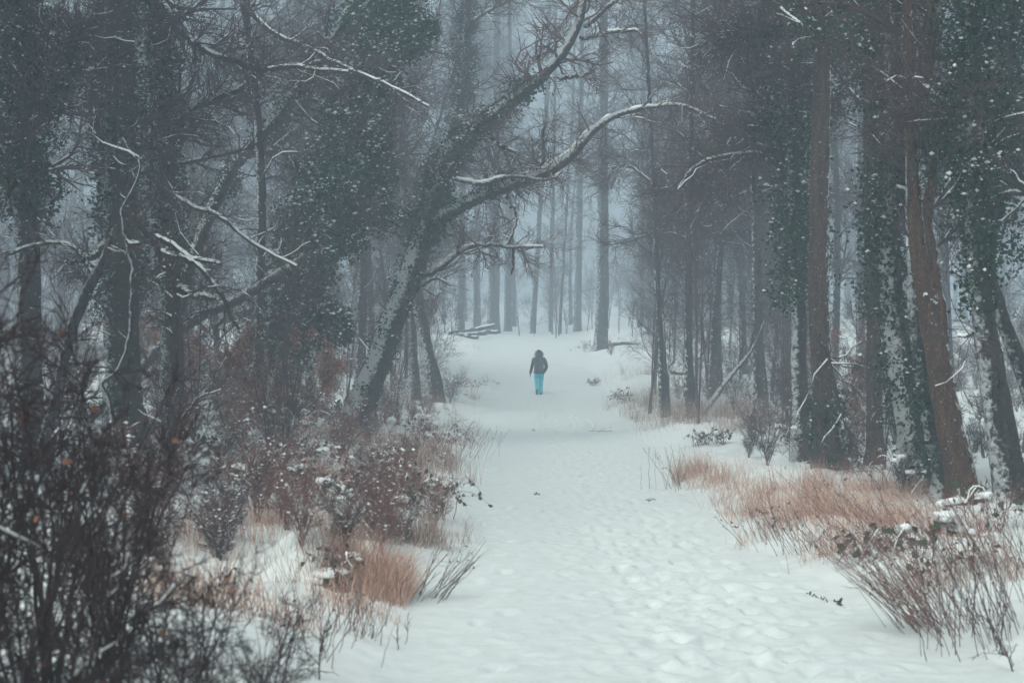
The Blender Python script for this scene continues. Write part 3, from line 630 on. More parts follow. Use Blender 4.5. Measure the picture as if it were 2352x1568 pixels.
while cnt < 105 and tries < 9000:
    tries += 1
    d = math.sqrt(r.uniform(40 ** 2, 165 ** 2)); px = r.uniform(-420, 2770); x = (px - CX) / F * d
    if abs(x - 1.2) < 4.2 and d < 97: continue
    if 80 < d < 100: continue
    if 68 < d < 130 and abs(x - 2) < 13 and r.random() < .75: continue
    if 985 < px < 1490 and d < 99: continue
    if 985 < px < 1490 and (d < 125 or r.random() < .85): continue
    if px < 985 and px > 600 and d < 74: continue
    if 1490 <= px < 1640 and d < 60: continue
    if d < 58 and r.random() < .72: continue
    if not free(x, d, 2.8 if d < 100 else 3.6): continue
    slim = 1490 < px < 1840 and d < 84
    if slim and r.random() < .6: continue
    pts.append((x, d)); k = int(r.choice(6, p=[.16, .30, .08, .30, .07, .09])) if d < 84 else int(r.choice(4, p=[.4, .2, .25, .15]))
    if slim: k = 3
    z = float(ground(x, d))
    iv = k >= 4
    place(TP[k], (x, d, z), r.uniform(0, 6.28), r.uniform(.85, 1.15) * (1.25 if d > 110 else 1),
          wood_label(k, px, d), 'tree', 'ivied trees of the wood' if iv else 'bare trees of the wood')
    cnt += 1

CP = [proto_tree('tall_tree', 30, .42, 71, .8, 46, 800, 7000, .40, 5.0, wob=.3), proto_tree('tall_tree', 28, .34, 72, 1.8, 46, 800, 7000, .36, 5.0, wob=.36)]
cnt = 0
while cnt < 6:
    d = r.uniform(118, 160); px = r.uniform(980, 1500); x = (px - CX) / F * d
    if not free(x, d, 2.4): continue
    pts.append((x, d)); k = r.integers(0, 2)
    place(CP[k], (x, d, float(ground(x, d))), r.uniform(0, 6.28), r.uniform(.9, 1.15), ['tall straight tree', 'tall leaning tree'][k] + (' dissolving in the haze' if d > 132 else ' pale in the haze') + ' behind the far row ' + ('left of the walker' if px < 1200 else 'right of the walker'), 'tree', 'tall pale trees beyond the path end'); cnt += 1
OP = [proto_tree('overhanging_tree', 21, .34, 7, 2.5, 34, 820, 8500, .24, 7.0, wob=.34, upt=.03), proto_tree('overhanging_tree', 18, .28, 8, 3.5, 34, 820, 8500, .24, 6.5, wob=.40, upt=.0)]
for i, (x, d, rz, sc_, lb) in enumerate([(-4.6, 50, 0.3, 1.0, 'bare tree reaching twiggy boughs over the path behind the leaning tree'), (-5.2, 61, 2.0, 1.05, 'bare tree with high spreading crown left of the path, midway back'), (-7.5, 68, 4.0, 1.0, 'bare tree with high spreading crown left of the path, farthest back'),
      (6.4, 53, 3.3, 1.0, 'bare tree hanging twiggy boughs over the path from the right'), (7.2, 60, 5.2, .95, 'bare tree with wide twig crown right of the path, midway back'), (9.0, 68, 1.1, 1.0, 'bare tree with wide twig crown right of the path, farthest back'), (6.6, 45, 2.6, .9, 'nearest bare tree spreading fine twigs over the right verge'), (-3.9, 66, 5.0, .9, 'slender bare tree arching fine twigs over the path from the left')]):
    pts.append((x, d)); place(OP[i % 2], (x, d, float(ground(x, d))), rz, sc_, lb, 'tree', 'bare trees overhanging the path')
SP = [proto_sapling('bare_sapling', 6.5, 11, stems=2, spread=.15), proto_sapling('bare_sapling', 5.0, 12, 30, 300, 1400, stems=3, spread=.2), proto_sapling('bare_sapling', 8, 13, 44, 400, 1800, stems=2, spread=.12, r0=.035)]
cnt = 0
while cnt < 85:
    d = math.sqrt(r.uniform(24 ** 2, 84 ** 2)); px = r.uniform(-200, 2550); x = (px - CX) / F * d
    if abs(x - 1.15) < 3.4 + .02 * d: continue
    if 790 < px < 1090 and d < 44: continue
    if 990 < px < 1420: continue
    if not free(x, d, .8): continue
    pts.append((x, d)); k = r.integers(0, 3)
    place(SP[k], (x, d, float(ground(x, d))), r.uniform(0, 6.28), r.uniform(.7, 1.2), under_label(['two-stemmed bare sapling', 'three-stemmed bare sapling', 'tall bare sapling'][k], px, d), 'sapling', 'bare saplings in the undergrowth'); cnt += 1
cnt = 0
while cnt < 34:
    d = r.uniform(40, 80); px = r.uniform(1480, 1850) if cnt < 24 else r.uniform(860, 985); x = (px - CX) / F * d
    if not free(x, d, .6): continue
    pts.append((x, d)); k = int(r.choice(3, p=[.3, .2, .5]))
    place(SP[k], (x, d, float(ground(x, d))), r.uniform(0, 6.28), r.uniform(.9, 1.35), under_label(['two-stemmed bare sapling', 'three-stemmed bare sapling', 'tall bare sapling'][k], px, d), 'sapling', 'bare saplings in the undergrowth'); cnt += 1
# saplings far beyond the crossing
cnt = 0
while cnt < 26:
    d = r.uniform(97, 118); px = r.uniform(960, 1560); x = (px - CX) / F * d
    if not free(x, d, .8): continue
    pts.append((x, d)); place(SP[r.integers(0, 3)], (x, d, float(ground(x, d))), r.uniform(0, 6.28), r.uniform(.7, 1.1), 'faint thin sapling between the pale trunks beyond the path end', 'sapling', 'faint saplings at the path end'); cnt += 1

BP = [proto_sapling('bare_shrub', 2.0, 21, 60, 500, 1800, 'twig_red', stems=10, spread=.5, r0=.012, snowp=.6), proto_sapling('bare_shrub', 1.5, 22, 60, 500, 1500, 'twig', stems=12, spread=.6, r0=.010, snowp=.6), proto_sapling('bare_shrub', 2.6, 23, 60, 550, 2000, 'twig', stems=8, spread=.4, r0=.014)]
cnt = 0
while cnt < 120:
    d = math.sqrt(r.uniform(15 ** 2, 82 ** 2)); px = r.uniform(-150, 2500); x = (px - CX) / F * d
    e = abs(x - float(path_xc(d))) - float(path_hw(d))
    if e < .9: continue
    if d < 24 and 560 < px < 1900: continue
    if not free(x, d, .5): continue
    pts.append((x, d)); k = r.integers(0, 3); s = r.uniform(.6, 1.1) * (.7 if e < 2.5 else 1)
    place(BP[k], (x, d, float(ground(x, d))), r.uniform(0, 6.28), s, under_label(['reddish bare shrub', 'low grey bare shrub', 'tall grey bare shrub'][k], px, d), 'shrub', 'bare shrubs in the undergrowth'); cnt += 1

cnt = 0
while cnt < 76:
    px = r.uniform(300, 1010); py = r.uniform(905, 1290); q = gp(px, py); e = abs(q[0] - float(path_xc(q[1]))) - float(path_hw(q[1]))
    if e < .45 or not free(q[0], q[1], .35): continue
    pts.append((q[0], q[1])); k = r.integers(0, 2)
    place(BP[k], q, r.uniform(0, 6.28), r.uniform(.35, .62) * (1.25 if px < 650 else 1), under_label(['reddish twig tangle', 'low brown twig tangle'][k], px, q[1]).replace('in the front', 'low').replace('in the middle', 'halfway back') + ' on the bank', 'shrub', 'twig tangles on the left bank'); cnt += 1
cnt = 0
while cnt < 22:
    px = r.uniform(1560, 2330); py = r.uniform(960, 1130); q = gp(px, py); e = abs(q[0] - float(path_xc(q[1]))) - float(path_hw(q[1]))
    if e < 1.2 or not free(q[0], q[1], .5): continue
    pts.append((q[0], q[1])); k = r.integers(0, 3)
    place(BP[k], q, r.uniform(0, 6.28), r.uniform(.45, .8), under_label(['reddish twig tangle', 'low grey twig tangle', 'tall grey twig tangle'][k], px, q[1]) + ' behind the tan grass', 'shrub', 'twig tangles behind the tan grass'); cnt += 1
# beech saplings that kept their rusty leaves
RP = [proto_sapling('beech_sapling', 2.4, 31, 50, 420, 700, 'twig_red', 2800, 'leaf_rust', 5, .42, .014), proto_sapling('beech_sapling', 3.0, 32, 50, 420, 700, 'twig_red', 2400, 'leaf_rust', 4, .36, .016)]
for i, (px, py, s, lb) in enumerate([(720, 985, 1.0, 'rust-leaved beech sapling closest to the foot of the leaning tree'), (660, 970, .9, 'rust-leaved beech sapling under the thickest ivy curtain'), (590, 985, 1.0, 'dense rust-leaved beech sapling in the middle of the left thicket'),
      (520, 960, .9, 'rust-leaved beech sapling left of the dense one'), (420, 960, 1.1, 'rust-leaved beech sapling beneath the bent broken tree'), (750, 900, .9, 'small rust-leaved beech sapling behind the ivy curtain'), (310, 900, 1.2, 'rust-leaved beech sapling below the broad ivied trunk'),
      (1985, 1010, .9, 'rust-leaved beech sapling between the straight trunk and the snowy ivied trunk')]):
    q = gp(px, py); place(RP[i % 2], q, i * 1.3, s, lb, 'sapling', None)

# ------------------------------------------------------------------ foreground thicket on the left (close to the lens, out of focus)
NP = [proto_sapling('thicket_shrub', 2.5, 41, 56, 400, 1300, 'twig_dark', 8, 'leaf_brown', 10, .30, .015, .10), proto_sapling('thicket_shrub', 2.2, 42, 56, 400, 1300, 'twig_dark', 8, 'leaf_rust', 9, .34, .014, .10)]
NEAR = [(-60, 6.6, .98, 'darkest twiggy shrub filling the lower left corner'), (40, 7.4, .92, 'dense dark shrub next to the lower left corner'), (130, 6.8, .80, 'dark shrub of upright stems at the bottom edge'), (230, 7.6, .76, 'dark forking shrub with a dead leaf, right of the upright-stemmed one'),
        (320, 7.2, .60, 'tall-stemmed dark shrub in front of the snowy bank'), (400, 8.0, .58, 'forked dark shrub spreading toward the snow mound'), (490, 7.8, .46, 'lowest sparse dark shrub at the thicket edge by the snow'), (560, 7.9, .40, 'thin low shrub in snow between the thicket and the snow mound'), (620, 8.6, .36, 'smallest dark shrub standing in snow right of the thicket'), (-40, 9.2, 1.1, 'tall dark shrub behind the corner shrub'), (110, 9.6, 1.0, 'broad dark shrub behind the upright stems'), (260, 10.2, .86, 'hazy dark shrub at the back of the foreground thicket'), (-120, 8.2, 1.15, 'tallest dark shrub cut by the left edge')]
for i, (px, d, s, lb) in enumerate(NEAR):
    place(NP[i % 2], at_d(px, d), i * 2.1, s, lb, 'shrub', 'dark foreground thicket')

for pr in TP + CP + OP + SP + BP + RP + NP:          # a kind that found no spot is dropped
    if pr.name not in used:
        for ch in list(pr.children): bpy.data.objects.remove(ch)
        bpy.data.objects.remove(pr)

# ------------------------------------------------------------------ brambles with leaves and snow caps
def bramble(name, label, px, py, wid, hgt, seed, leaves=160, lm='leaf_green', caps=6, tm='twig_red', n=26, leaf=.07, dirx=0.0, cat='bramble'):
    rng = rng_(seed); b = gp(px, py); o = empty(name, b); tag(o, label, cat)
    m = 10; s = np.linspace(0, 1, m)[None]
    a = rng.uniform(0, 6.28, (n, 1)); L = wid * rng.uniform(.4, 1, (n, 1)); H = hgt * rng.uniform(.5, 1.1, (n, 1)); x0 = rng.normal(size=(n, 2)) * wid * .25
    P = np.stack([x0[:, :1] + (np.cos(a) + dirx) * L * s, x0[:, 1:] + np.sin(a) * L * s * .8, H * np.sin(s * 2.5) * 1.0], -1) + rng.normal(size=(n, m, 3)) * .015
    P[..., 2] = np.maximum(P[..., 2], .0) - .03; R = np.repeat(.006 * (1 - .6 * s), n, 0)
    mb = MB(); tubes(mb, P, R, 4, rng)
    P1, R1 = grow(P, R, n * 6, rng, .15, 1, (.4, 1.2), hgt * .55, 4, .25, .02, .7, .003, .5); tubes(mb, P1, R1, 3, rng)
    P2, R2 = grow(P1, R1, n * 16, rng, .1, 1, (.4, 1.2), hgt * .25, 3, .25, 0, .7, .0022, .5); tubes(mb, P2, R2, 3, rng)
    mb.build('canes', tm, o, kind='stuff')
    if leaves:
        ml = MB(); q = P1[rng.integers(0, len(P1), leaves), rng.integers(1, 4, leaves)]; nn = rng.normal(size=(leaves, 3)); nn[:, 2] += .6; nn[:, 1] -= .5
        kites(ml, q, nn, leaf * rng.uniform(.6, 1.3, leaves), rng, .75, .25); ml.build('leaves', lm, o, smooth=False, kind='stuff')
    ms = MB()
    allp = P.reshape(-1, 3); tops = allp[allp[:, 2] > hgt * .45]
    for i in range(caps):
        c = tops[rng.integers(0, len(tops))] + rng.normal(size=3) * .04
        blob(ms, c, rng.uniform(.04, .10) * (.6 + hgt), rng, .5, .35)
        for j in range(2): blob(ms, c + np.array([rng.normal() * .12, rng.normal() * .1, -.03]), rng.uniform(.02, .06) * (.6 + hgt), rng, .6, .35)
    k = rng.random(len(P)) < .5
    if k.any(): snow_on(ms, P[k], R[k], rng, .6, .8, .008, 5)
    ms.build('snow', 'snow', o, kind='stuff')
    return o
BR = [('bramble bush with snow pillows beside the thicket', 520, 1075, .9, .55, 160, 9), ('leafy bramble capped with snow in the middle of the left bank', 700, 1075, .8, .45, 130, 9), ('bramble with the largest snow caps on the left bank', 870, 1105, .8, .45, 220, 12),
      ('bramble arching its cane tips out over the path from the left', 960, 1185, .85, .55, 240, 5), ('dark leaved bramble on the left bank above the snow mound', 760, 1170, .8, .5, 200, 6), ('leafless bramble by the path in front of the leaning tree', 1010, 1040, .8, .6, 60, 3),
      ('snowy bramble at the back of the foreground thicket', 390, 1110, .9, .6, 160, 9), ('snow-buried bramble low on the left bank', 600, 1160, .9, .45, 150, 9), ('twiggy bramble under the ivy curtain', 640, 1010, 1.1, .6, 100, 8),
      ('scrubby bramble at the path edge left of the walker', 1050, 900, 1.3, .5, 120, 3), ('bramble round the fallen branch left of the walker', 960, 910, 1.5, .6, 120, 5)]
for i, (lb, x, y, wd, hh, lv, cp) in enumerate(BR): bramble('bramble', lb, x, y, wd, hh, 200 + i, lv, caps=cp)
BR2 = [('dark leafy sprig at the path edge right of the walker', 1435, 925, .5, .45, 130, 0), ('small low sprig nearest the walker on the right', 1362, 885, .35, .3, 40, 0), ('evergreen sprig by the tan grass right of the path', 1612, 1022, .35, .3, 60, 1), ('second evergreen sprig behind the tan grass', 1655, 1020, .35, .3, 60, 1),
       ('brushy sprig at the foot of the tallest dark trunk', 1350, 808, .9, .6, 50, 0), ('bramble with broad green leaves in the right foreground', 2140, 1330, .75, .5, 60, 2), ('trailing bramble reaching over the snow on the right', 1990, 1290, .6, .35, 50, 1), ('twiggy bramble at the feet of the straight brown trunk', 1840, 1050, 1.1, .6, 60, 3), ('tangled bramble below the forked trunk', 2080, 1130, .8, .6, 40, 3), ('bramble in front of the edge trunk on the right', 2290, 1220, .7, .5, 50, 3)]
for i, (lb, x, y, wd, hh, lv, cp) in enumerate(BR2): bramble('bramble', lb, x, y, wd, hh, 300 + i, lv, caps=cp, n=16, leaf=.085 if x > 1900 else .07)

# ------------------------------------------------------------------ dry grass and stalks
def grass(name, label, patches, matn, seed, bend=1.1, wdt=.0021):
    """patches: (px, py, radius x m, radius y m, blades, height m, lean x)"""
    rng = rng_(seed); mb = MB()
    for (px, py, rx, ry, n, h, lean) in patches:
        c = gp(px, py); q = rng.normal(size=(n, 2)) * np.array([rx, ry]) * .5
        nt_ = max(3, n // 45); tc = rng.normal(size=(nt_, 2)) * np.array([rx, ry]) * .5; k = rng.integers(0, nt_, n)
        q = np.where((rng.random(n) < .75)[:, None], tc[k] + rng.normal(size=(n, 2)) * .10, q)
        x, y = c[0] + q[:, 0], c[1] + q[:, 1]
        ok = np.abs(x - path_xc(y)) > path_hw(y) - .12; x, y = x[ok], y[ok]; m = len(x)
        if m == 0: continue
        z = ground(x, y) - .03; hh = h * rng.uniform(.25, 1.1, m) * (1.15 - .6 * rng.random(m) ** 2)
        a = rng.uniform(0, 6.28, m); b = bend * rng.uniform(.1, 1, m)
        dx = np.cos(a) * b + lean; dy = np.sin(a) * b
        p0 = np.stack([x, y, z], 1); p1 = p0 + np.stack([dx * hh * .35, dy * hh * .35, hh * .6], 1); p2 = p0 + np.stack([dx * hh, dy * hh, hh * (1 - .25 * b)], 1)
        e = wdt * rng.uniform(.6, 1.4, m)
        ax = rng.uniform(0, 6.28, m); s = np.stack([np.cos(ax) * e, np.sin(ax) * e, 0 * e], 1)
        Vv = np.stack([p0 - s, p0 + s, p1 + s * .8, p1 - s * .8, p2], 1); i = np.arange(m)[:, None] * 5
        mb.add(Vv, i + np.array([[0, 1, 2, 3]]), i + np.array([[3, 2, 4]]))
    o = mb.build(name, matn, smooth=False); tag(o, label, 'grass', kind='stuff'); return o
grass('dry_grass', 'rust-tan tuft of dry grass at the path edge on the left', [(905, 1375, .28, .35, 1500, .52, .12), (870, 1350, .3, .4, 1200, .5, .1), (950, 1395, .15, .2, 500, .45, .25), (800, 1400, .4, .3, 300, .4, 0)], 'grass_tan', 1)
grass('dry_grass', 'tall dry grass in front of the leaning tree', [(930, 1075, 1.0, 1.6, 1800, .6, 0), (1000, 1060, .5, 1.2, 900, .55, .1), (860, 1020, 1.3, 1.5, 1300, .6, 0), (1000, 1000, 1.1, 2, 1000, .5, .1), (950, 1240, .5, .6, 900, .5, .15), (760, 1300, .5, .5, 500, .5, 0), (850, 1235, .5, .5, 800, .5, .1)], 'grass_dull', 2)
grass('dry_grass', 'broad tan swathe of dry grass right of the path', [(1590, 1095, .45, .9, 1100, .5, -.1), (1660, 1110, .6, .9, 600, .45, -.1), (1800, 1170, .8, .9, 1300, .42, -.2), (1900, 1185, .8, .9, 1700, .48, -.25), (2000, 1190, .8, .8, 1300, .48, -.25), (1880, 1120, 1.5, 1.2, 1800, .48, -.1), (2060, 1140, .8, .9, 900, .45, -.1), (1730, 1185, .35, .5, 350, .4, -.2), (1950, 1260, .7, .5, 500, .4, -.4), (2150, 1220, .7, .5, 600, .5, -.2), (2200, 1330, .7, .5, 400, .5, -.3)], 'grass_tan', 3)
grass('dry_grass', 'thin mixed dry grass scattered over the left bank', [(560, 1100, 1.2, 1.2, 900, .5, 0), (700, 1110, 1.2, 1.2, 1100, .5, 0), (840, 1130, 1.0, 1.0, 1100, .5, .05), (620, 1200, .8, .8, 600, .45, 0), (480, 1250, .7, .7, 700, .5, 0), (420, 1380, .4, .5, 500, .5, 0), (560, 1400, .5, .4, 350, .45, 0), (980, 1130, .5, .8, 600, .5, .1), (700, 1000, 1.8, 1.5, 1000, .6, 0), (820, 1290, .4, .4, 700, .45, .1)], 'grass_tan', 6)
grass('dry_grass', 'faint dull grass and stalks along the far right verge', [(1480, 930, 1.2, 2.5, 900, .8, 0), (1540, 945, 1.6, 2.5, 1500, .8, 0), (1620, 960, 1.8, 2.5, 1700, .8, 0), (1700, 960, 1.8, 2.5, 1600, .8, 0), (1790, 990, 1.4, 2, 1300, .7, 0), (1480, 860, 2, 3, 500, .7, 0), (1700, 905, 3, 3, 900, .7, 0)], 'grass_dull', 4)
grass('dry_grass', 'wispy stalks on the verge left of the walker', [(1040, 900, 1.2, 2.5, 350, .6, .1), (980, 930, 1.6, 2.5, 700, .6, 0), (1050, 860, 1.5, 3, 180, .6, .1), (900, 950, 1.5, 2, 600, .6, 0), (1060, 800, 3, 2, 160, .6, 0)], 'grass_dull', 5)

def stalks(label, px, py, n, h, lean, seed, rad=.18, tm='stalk', leaves=24):
    rng = rng_(seed); b = gp(px, py); o = empty('dry_stalks', b); tag(o, label, 'stalks')
    m = 7; s = np.linspace(0, 1, m)[None]; x0 = rng.normal(size=(n, 1)) * rad; y0 = rng.normal(size=(n, 1)) * rad; H = h * rng.uniform(.45, 1.05, (n, 1)); lx = lean + rng.normal(size=(n, 1)) * .22; ly = rng.normal(size=(n, 1)) * .2
    P = np.stack([x0 + lx * H * s, y0 + ly * H * s, H * s * (1 - .12 * s) - .04], -1) + rng.normal(size=(n, m, 3)) * .006
    R = np.repeat(.0035 * (1 - .5 * s), n, 0) * rng.uniform(.7, 1.4, (n, 1))
    mb = MB(); tubes(mb, P, R, 3, rng)
    P1, R1 = grow(P, R, n * 3, rng, .3, 1, (.3, .9), h * .22, 3, .15, .05, .7, .0018, .5); tubes(mb, P1, R1, 3, rng)
    mb.build('stems', tm, o, kind='stuff')
    if leaves:
        ml = MB(); q = P1[rng.integers(0, len(P1), leaves), 2]; kites(ml, q, rng.normal(size=(leaves, 3)), .035 * rng.uniform(.6, 1.5, leaves), rng, .5, .4); ml.build('withered_leaves', 'leaf_brown', o, smooth=False, kind='stuff')
    return o
stalks('dense sheaf of brown stalks leaning left at the right path edge', 2130, 1435, 64, .95, -.75, 400, .14)
stalks('second sheaf of leaning stalks just right of the dense one', 2190, 1450, 40, 1.0, -.55, 401, .16)
stalks('upright dark stalks nearer the right border', 2260, 1490, 36, 1.0, -.2, 402, .22, 'stalk_dark')
stalks('dark stalks cut by the right border', 2350, 1440, 50, 1.15, -.2, 403, .3, 'stalk_dark')
stalks('loose stalks in front of the edge trunk', 2270, 1320, 42, 1.0, -.35, 404, .35)
stalks('bent stalks behind the broad-leaved bramble', 2060, 1270, 46, .95, -.6, 405, .3)
stalks('few drooping stalks leaning out over the snow on the right', 1850, 1265, 26, .7, -.5, 406, .15, 'stalk_dark', 40)
stalks('thin stalks left of the drooping ones at the path edge', 1760, 1245, 22, .6, -.3, 407, .2, 'stalk_dark')
stalks('sparse stalks standing in snow below the tan tuft', 760, 1440, 36, .5, .05, 408, .2, 'stalk', 10)
stalks('thin stalks standing in bare snow at the left', 880, 1480, 12, .36, .1, 409, .14, 'stalk_dark', 0)
stalks('thin scattered stalks in the snow below the snow mound', 650, 1500, 30, .5, .1, 413, .3, 'stalk', 12)
stalks('fan of wiry stalks spreading over the snow from the tan tuft', 985, 1375, 30, .6, .7, 410, .1, 'stalk_dark', 14)
stalks('stalks arching over the left verge past the leaning tree', 1080, 1050, 20, .8, .4, 411, .25, 'stalk_dark', 20)
stalks('wiry stalks at the tip of the tan swathe', 1555, 1120, 24, .8, -.15, 412, .2, 'stalk_dark', 12)

# bare twiggy sprig in the lower right corner
def sprig(label, px, py, h, seed, lean):
    rng = rng_(seed); b = gp(px, py); o = empty('bare_sprig', b); tag(o, label, 'sprig')
    s = np.linspace(0, 1, 8); P = np.stack([lean * h * s, 0 * s, h * s * .75 - .03], 1)[None] + rng.normal(size=(1, 8, 3)) * .012; R = (.006 * (1 - .5 * s))[None]
    mb = MB(); tubes(mb, P, R, 5, rng); P1, R1 = grow(P, R, 12, rng, .1, 1, (.5, 1.2), h * .55, 6, .3, .03, .7, .003, .5); tubes(mb, P1, R1, 4, rng)
    P2, R2 = grow(P1, R1, 40, rng, .2, 1, (.5, 1.2), h * .2, 4, .3, 0, .7, .002, .5); tubes(mb, P2, R2, 3, rng); mb.build('twigs', 'twig_dark', o, kind='stuff'); return o
sprig('small bare twiggy sprig in the lower right corner', 2335, 1545, .5, 420, -.4)
sprig('thin bare sprig standing in snow at the lower left', 728, 1560, .45, 421, .1)
sprig('spidery bare sprig in snow by the dark thicket', 640, 1530, .4, 422, .3)

# ------------------------------------------------------------------ stump under snow, fallen wood
b = gp(772, 1352); o = empty('tree_stump', b); tag(o, 'small broken stump at the foot of the snow mound on the left bank', 'stump')
rng = rng_(430); mb = MB(); k = 20; a = np.arange(k) * 2 * math.pi / k; ring = lambda r_, z, j: np.stack([(r_ * 1.25 * (1 + .12 * np.sin(a * 3 + j) + .05 * rng.normal(size=k))) * np.cos(a), r_ * .9 * (1 + .1 * np.cos(a * 4)) * np.sin(a), np.full(k, z) + .02 * rng.normal(size=k)], 1)
VV = np.concatenate([ring(.15, -.1, 0), ring(.13, .0, 0), ring(.11, .07, .3), ring(.10, .11, .3), ring(.02, .12, 0)]); j = np.arange(4)[:, None] * k; q = np.arange(k)[None]
mb.add(VV, np.stack([j + q, j + (q + 1) % k, j + k + (q + 1) % k, j + k + q], -1).reshape(-1, 4)); mb.build('bark', 'bark_limb', o)
ms = MB()
for (x_, y_, z_, a_, b_, c_) in ((-.05, .05, .10, .17, .16, .07), (-.16, .1, .04, .16, .16, .08)): blob(ms, np.array([x_, y_, z_]), np.array([a_, b_, c_]), rng, 1, .1)
ms.build('snow_cap', 'snow', o)
bramble('bramble', 'bramble trailing over the right side of the snow mound', 775, 1335, .3, .3, 260, 60, caps=1, n=14, leaf=.05)
def log(label, p0, p1, d0, d1, w0, w1, seed, lift=0.0):
    rng = rng_(seed); a_ = world(*p0, d0); b_ = world(*p1, d1); a_[2] = max(a_[2], float(ground(a_[0], a_[1])) - .02); b_[2] = max(b_[2], float(ground(b_[0], b_[1])) - .02)
    P = np.linspace(a_, b_, 14) + rng.normal(size=(14, 3)) * .02; R = np.linspace(w0, w1, 14); o = empty('fallen_branch', a_); tag(o, label, 'branch')
    mb = MB(); tubes(mb, P[None], R[None], 8, rng, .05); mb.build('wood', 'bark_limb', o, a_); ms = MB(); snow_on(ms, P[None], R[None], rng, .7, .6, min(.02, w0 * .25)); ms.build('snow', 'snow', o, a_, kind='stuff')
def glog(label, q0, q1, w0, w1, seed): 
    d0, d1 = on_ground(*q0), on_ground(*q1); log(label, q0, q1, d0, d1, w0, w1, seed)
glog('fallen branch lying in the snow left of the walker', (1000, 905), (1070, 907), .06, .04, 440)
glog('short thick branch half under snow beside the leaning tree', (965, 930), (1015, 945), .05, .03, 441)
log('snowy log on top of the far log pile', (1035, 778), (1135, 748), 98, 104, .16, .1, 442)
log('lower snowy log of the far log pile', (1050, 782), (1140, 762), 97.5, 102, .14, .1, 443)
log('crossed log at the front of the far log pile', (1030, 770), (1100, 776), 98, 98, .12, .08, 444)
log('fallen log on the rise right of the tallest dark trunk', (1400, 790), (1470, 792), 93, 94, .16, .12, 445)
log('dark branch on the snow right of the slim roadside trunk', (1540, 855), (1590, 858), 62, 62, .06, .05, 446)
glog('thin stick lying on snow at the right path edge', (1852, 1362), (1905, 1382), .008, .005, 447)
glog('short stick beside the thin one at the right path edge', (1915, 1378), (1948, 1400), .012, .008, 448)
def litter(label, px, py, s, seed):
    rng = rng_(seed); b = gp(px, py); o = empty('fallen_twig', b); tag(o, label, 'twig')
    P = np.stack([np.linspace(-s, s, 5), rng.normal(size=5) * s * .3, .02 + .03 * rng.random(5)], 1)[None]; R = np.full((1, 5), .006); mb = MB(); tubes(mb, P, R, 4, rng); P1, R1 = grow(P, R, 5, rng, .1, .9, (.6, 1.2), s, 3, .2, .1, .8, .004, .6); tubes(mb, P1, R1, 3, rng); mb.build('stick', 'twig_dark', o)
    ml = MB(); kites(ml, rng.normal(size=(3, 3)) * s * .4 + np.array([0, 0, .03]), rng.normal(size=(3, 3)), .04, rng); ml.build('leaf', 'leaf_brown', o, smooth=False)
litter('tiny dark twig lying in the middle of the trodden path', 1233, 1140, .05, 450); litter('small forked twig lying on the path near the tan grass', 1494, 1152, .07, 451); litter('dark speck of twig far down the middle of the path', 1225, 990, .05, 452)
litter('leaf scrap on the snow at the right path edge', 1690, 1215, .04, 453); litter('bent twig stuck in the path snow before the right verge', 1380, 992, .3, 454)

# ------------------------------------------------------------------ the walker, seen from behind
b = gp(1238, 906); person = empty('person', b + np.array([0, 0, -.03])); tag(person, 'person in dark hooded jacket and turquoise trousers walking away along the path', 'person')
# body: one continuous figure grown over a skeleton
J = {'pelvis': (0, 0, .90, .13), 'waist': (0, 0, 1.05, .125), 'chest': (0, .02, 1.25, .14), 'neck': (0, .02, 1.42, .055), 'head0': (0, .03, 1.50, .075), 'head1': (0, .04, 1.60, .085),
     'lh': (-.09, 0, .84, .085), 'lk': (-.085, -.03, .47, .06), 'la': (-.075, -.24, .16, .042), 'lt': (-.075, -.20, .05, .04), 'rh': (.09, 0, .84, .085), 'rk': (.075, .07, .46, .06), 'ra': (.06, .06, .09, .042), 'rt': (.065, .20, .04, .04),
     'ls': (-.165, 0, 1.36, .055), 'le': (-.25, -.03, 1.09, .042), 'lw': (-.315, .02, .84, .03), 'lp': (-.325, .035, .78, .035), 'rs': (.165, 0, 1.36, .055), 're': (.265, -.06, 1.09, .042), 'rw': (.215, .06, .93, .03), 'rp': (.20, .09, .88, .035)}
E = [('pelvis', 'waist'), ('waist', 'chest'), ('chest', 'neck'), ('neck', 'head0'), ('head0', 'head1'), ('pelvis', 'lh'), ('lh', 'lk'), ('lk', 'la'), ('la', 'lt'), ('pelvis', 'rh'), ('rh', 'rk'), ('rk', 'ra'), ('ra', 'rt'), ('chest', 'ls'), ('ls', 'le'), ('le', 'lw'), ('lw', 'lp'), ('chest', 'rs'), ('rs', 're'), ('re', 'rw'), ('rw', 'rp')]
for sd, sx in (('l', -1), ('r', 1)):
    pp = np.array(J[sd + 'p'][:3])
    for f, (ox, oy, l) in enumerate([(.0, .028, .055), (.004, .010, .075), (.004, -.008, .07), (0, -.025, .055)]):
        J[f'{sd}f{f}a'] = (*(pp + np.array([ox * sx, oy, -.045])), .0095); J[f'{sd}f{f}b'] = (*(pp + np.array([ox * sx - sx * .012, oy + .004, -.045 - l * .9])), .008)
        E += [(sd + 'p', f'{sd}f{f}a'), (f'{sd}f{f}a', f'{sd}f{f}b')]
    J[f'{sd}ta'] = (*(pp + np.array([-sx * .012, .045, -.02])), .010); J[f'{sd}tb'] = (*(pp + np.array([-sx * .02, .055, -.055])), .008); E += [(sd + 'p', f'{sd}ta'), (f'{sd}ta', f'{sd}tb')]
kn = list(J); me = bpy.data.meshes.new('body'); me.from_pydata([J[k][:3] for k in kn], [(kn.index(x), kn.index(y)) for x, y in E], []); body = bpy.data.objects.new('body', me); col.objects.link(body); body.parent = person
body.modifiers.new('skin', 'SKIN'); 
for i, k in enumerate(kn): me.skin_vertices[0].data[i].radius = (J[k][3], J[k][3])
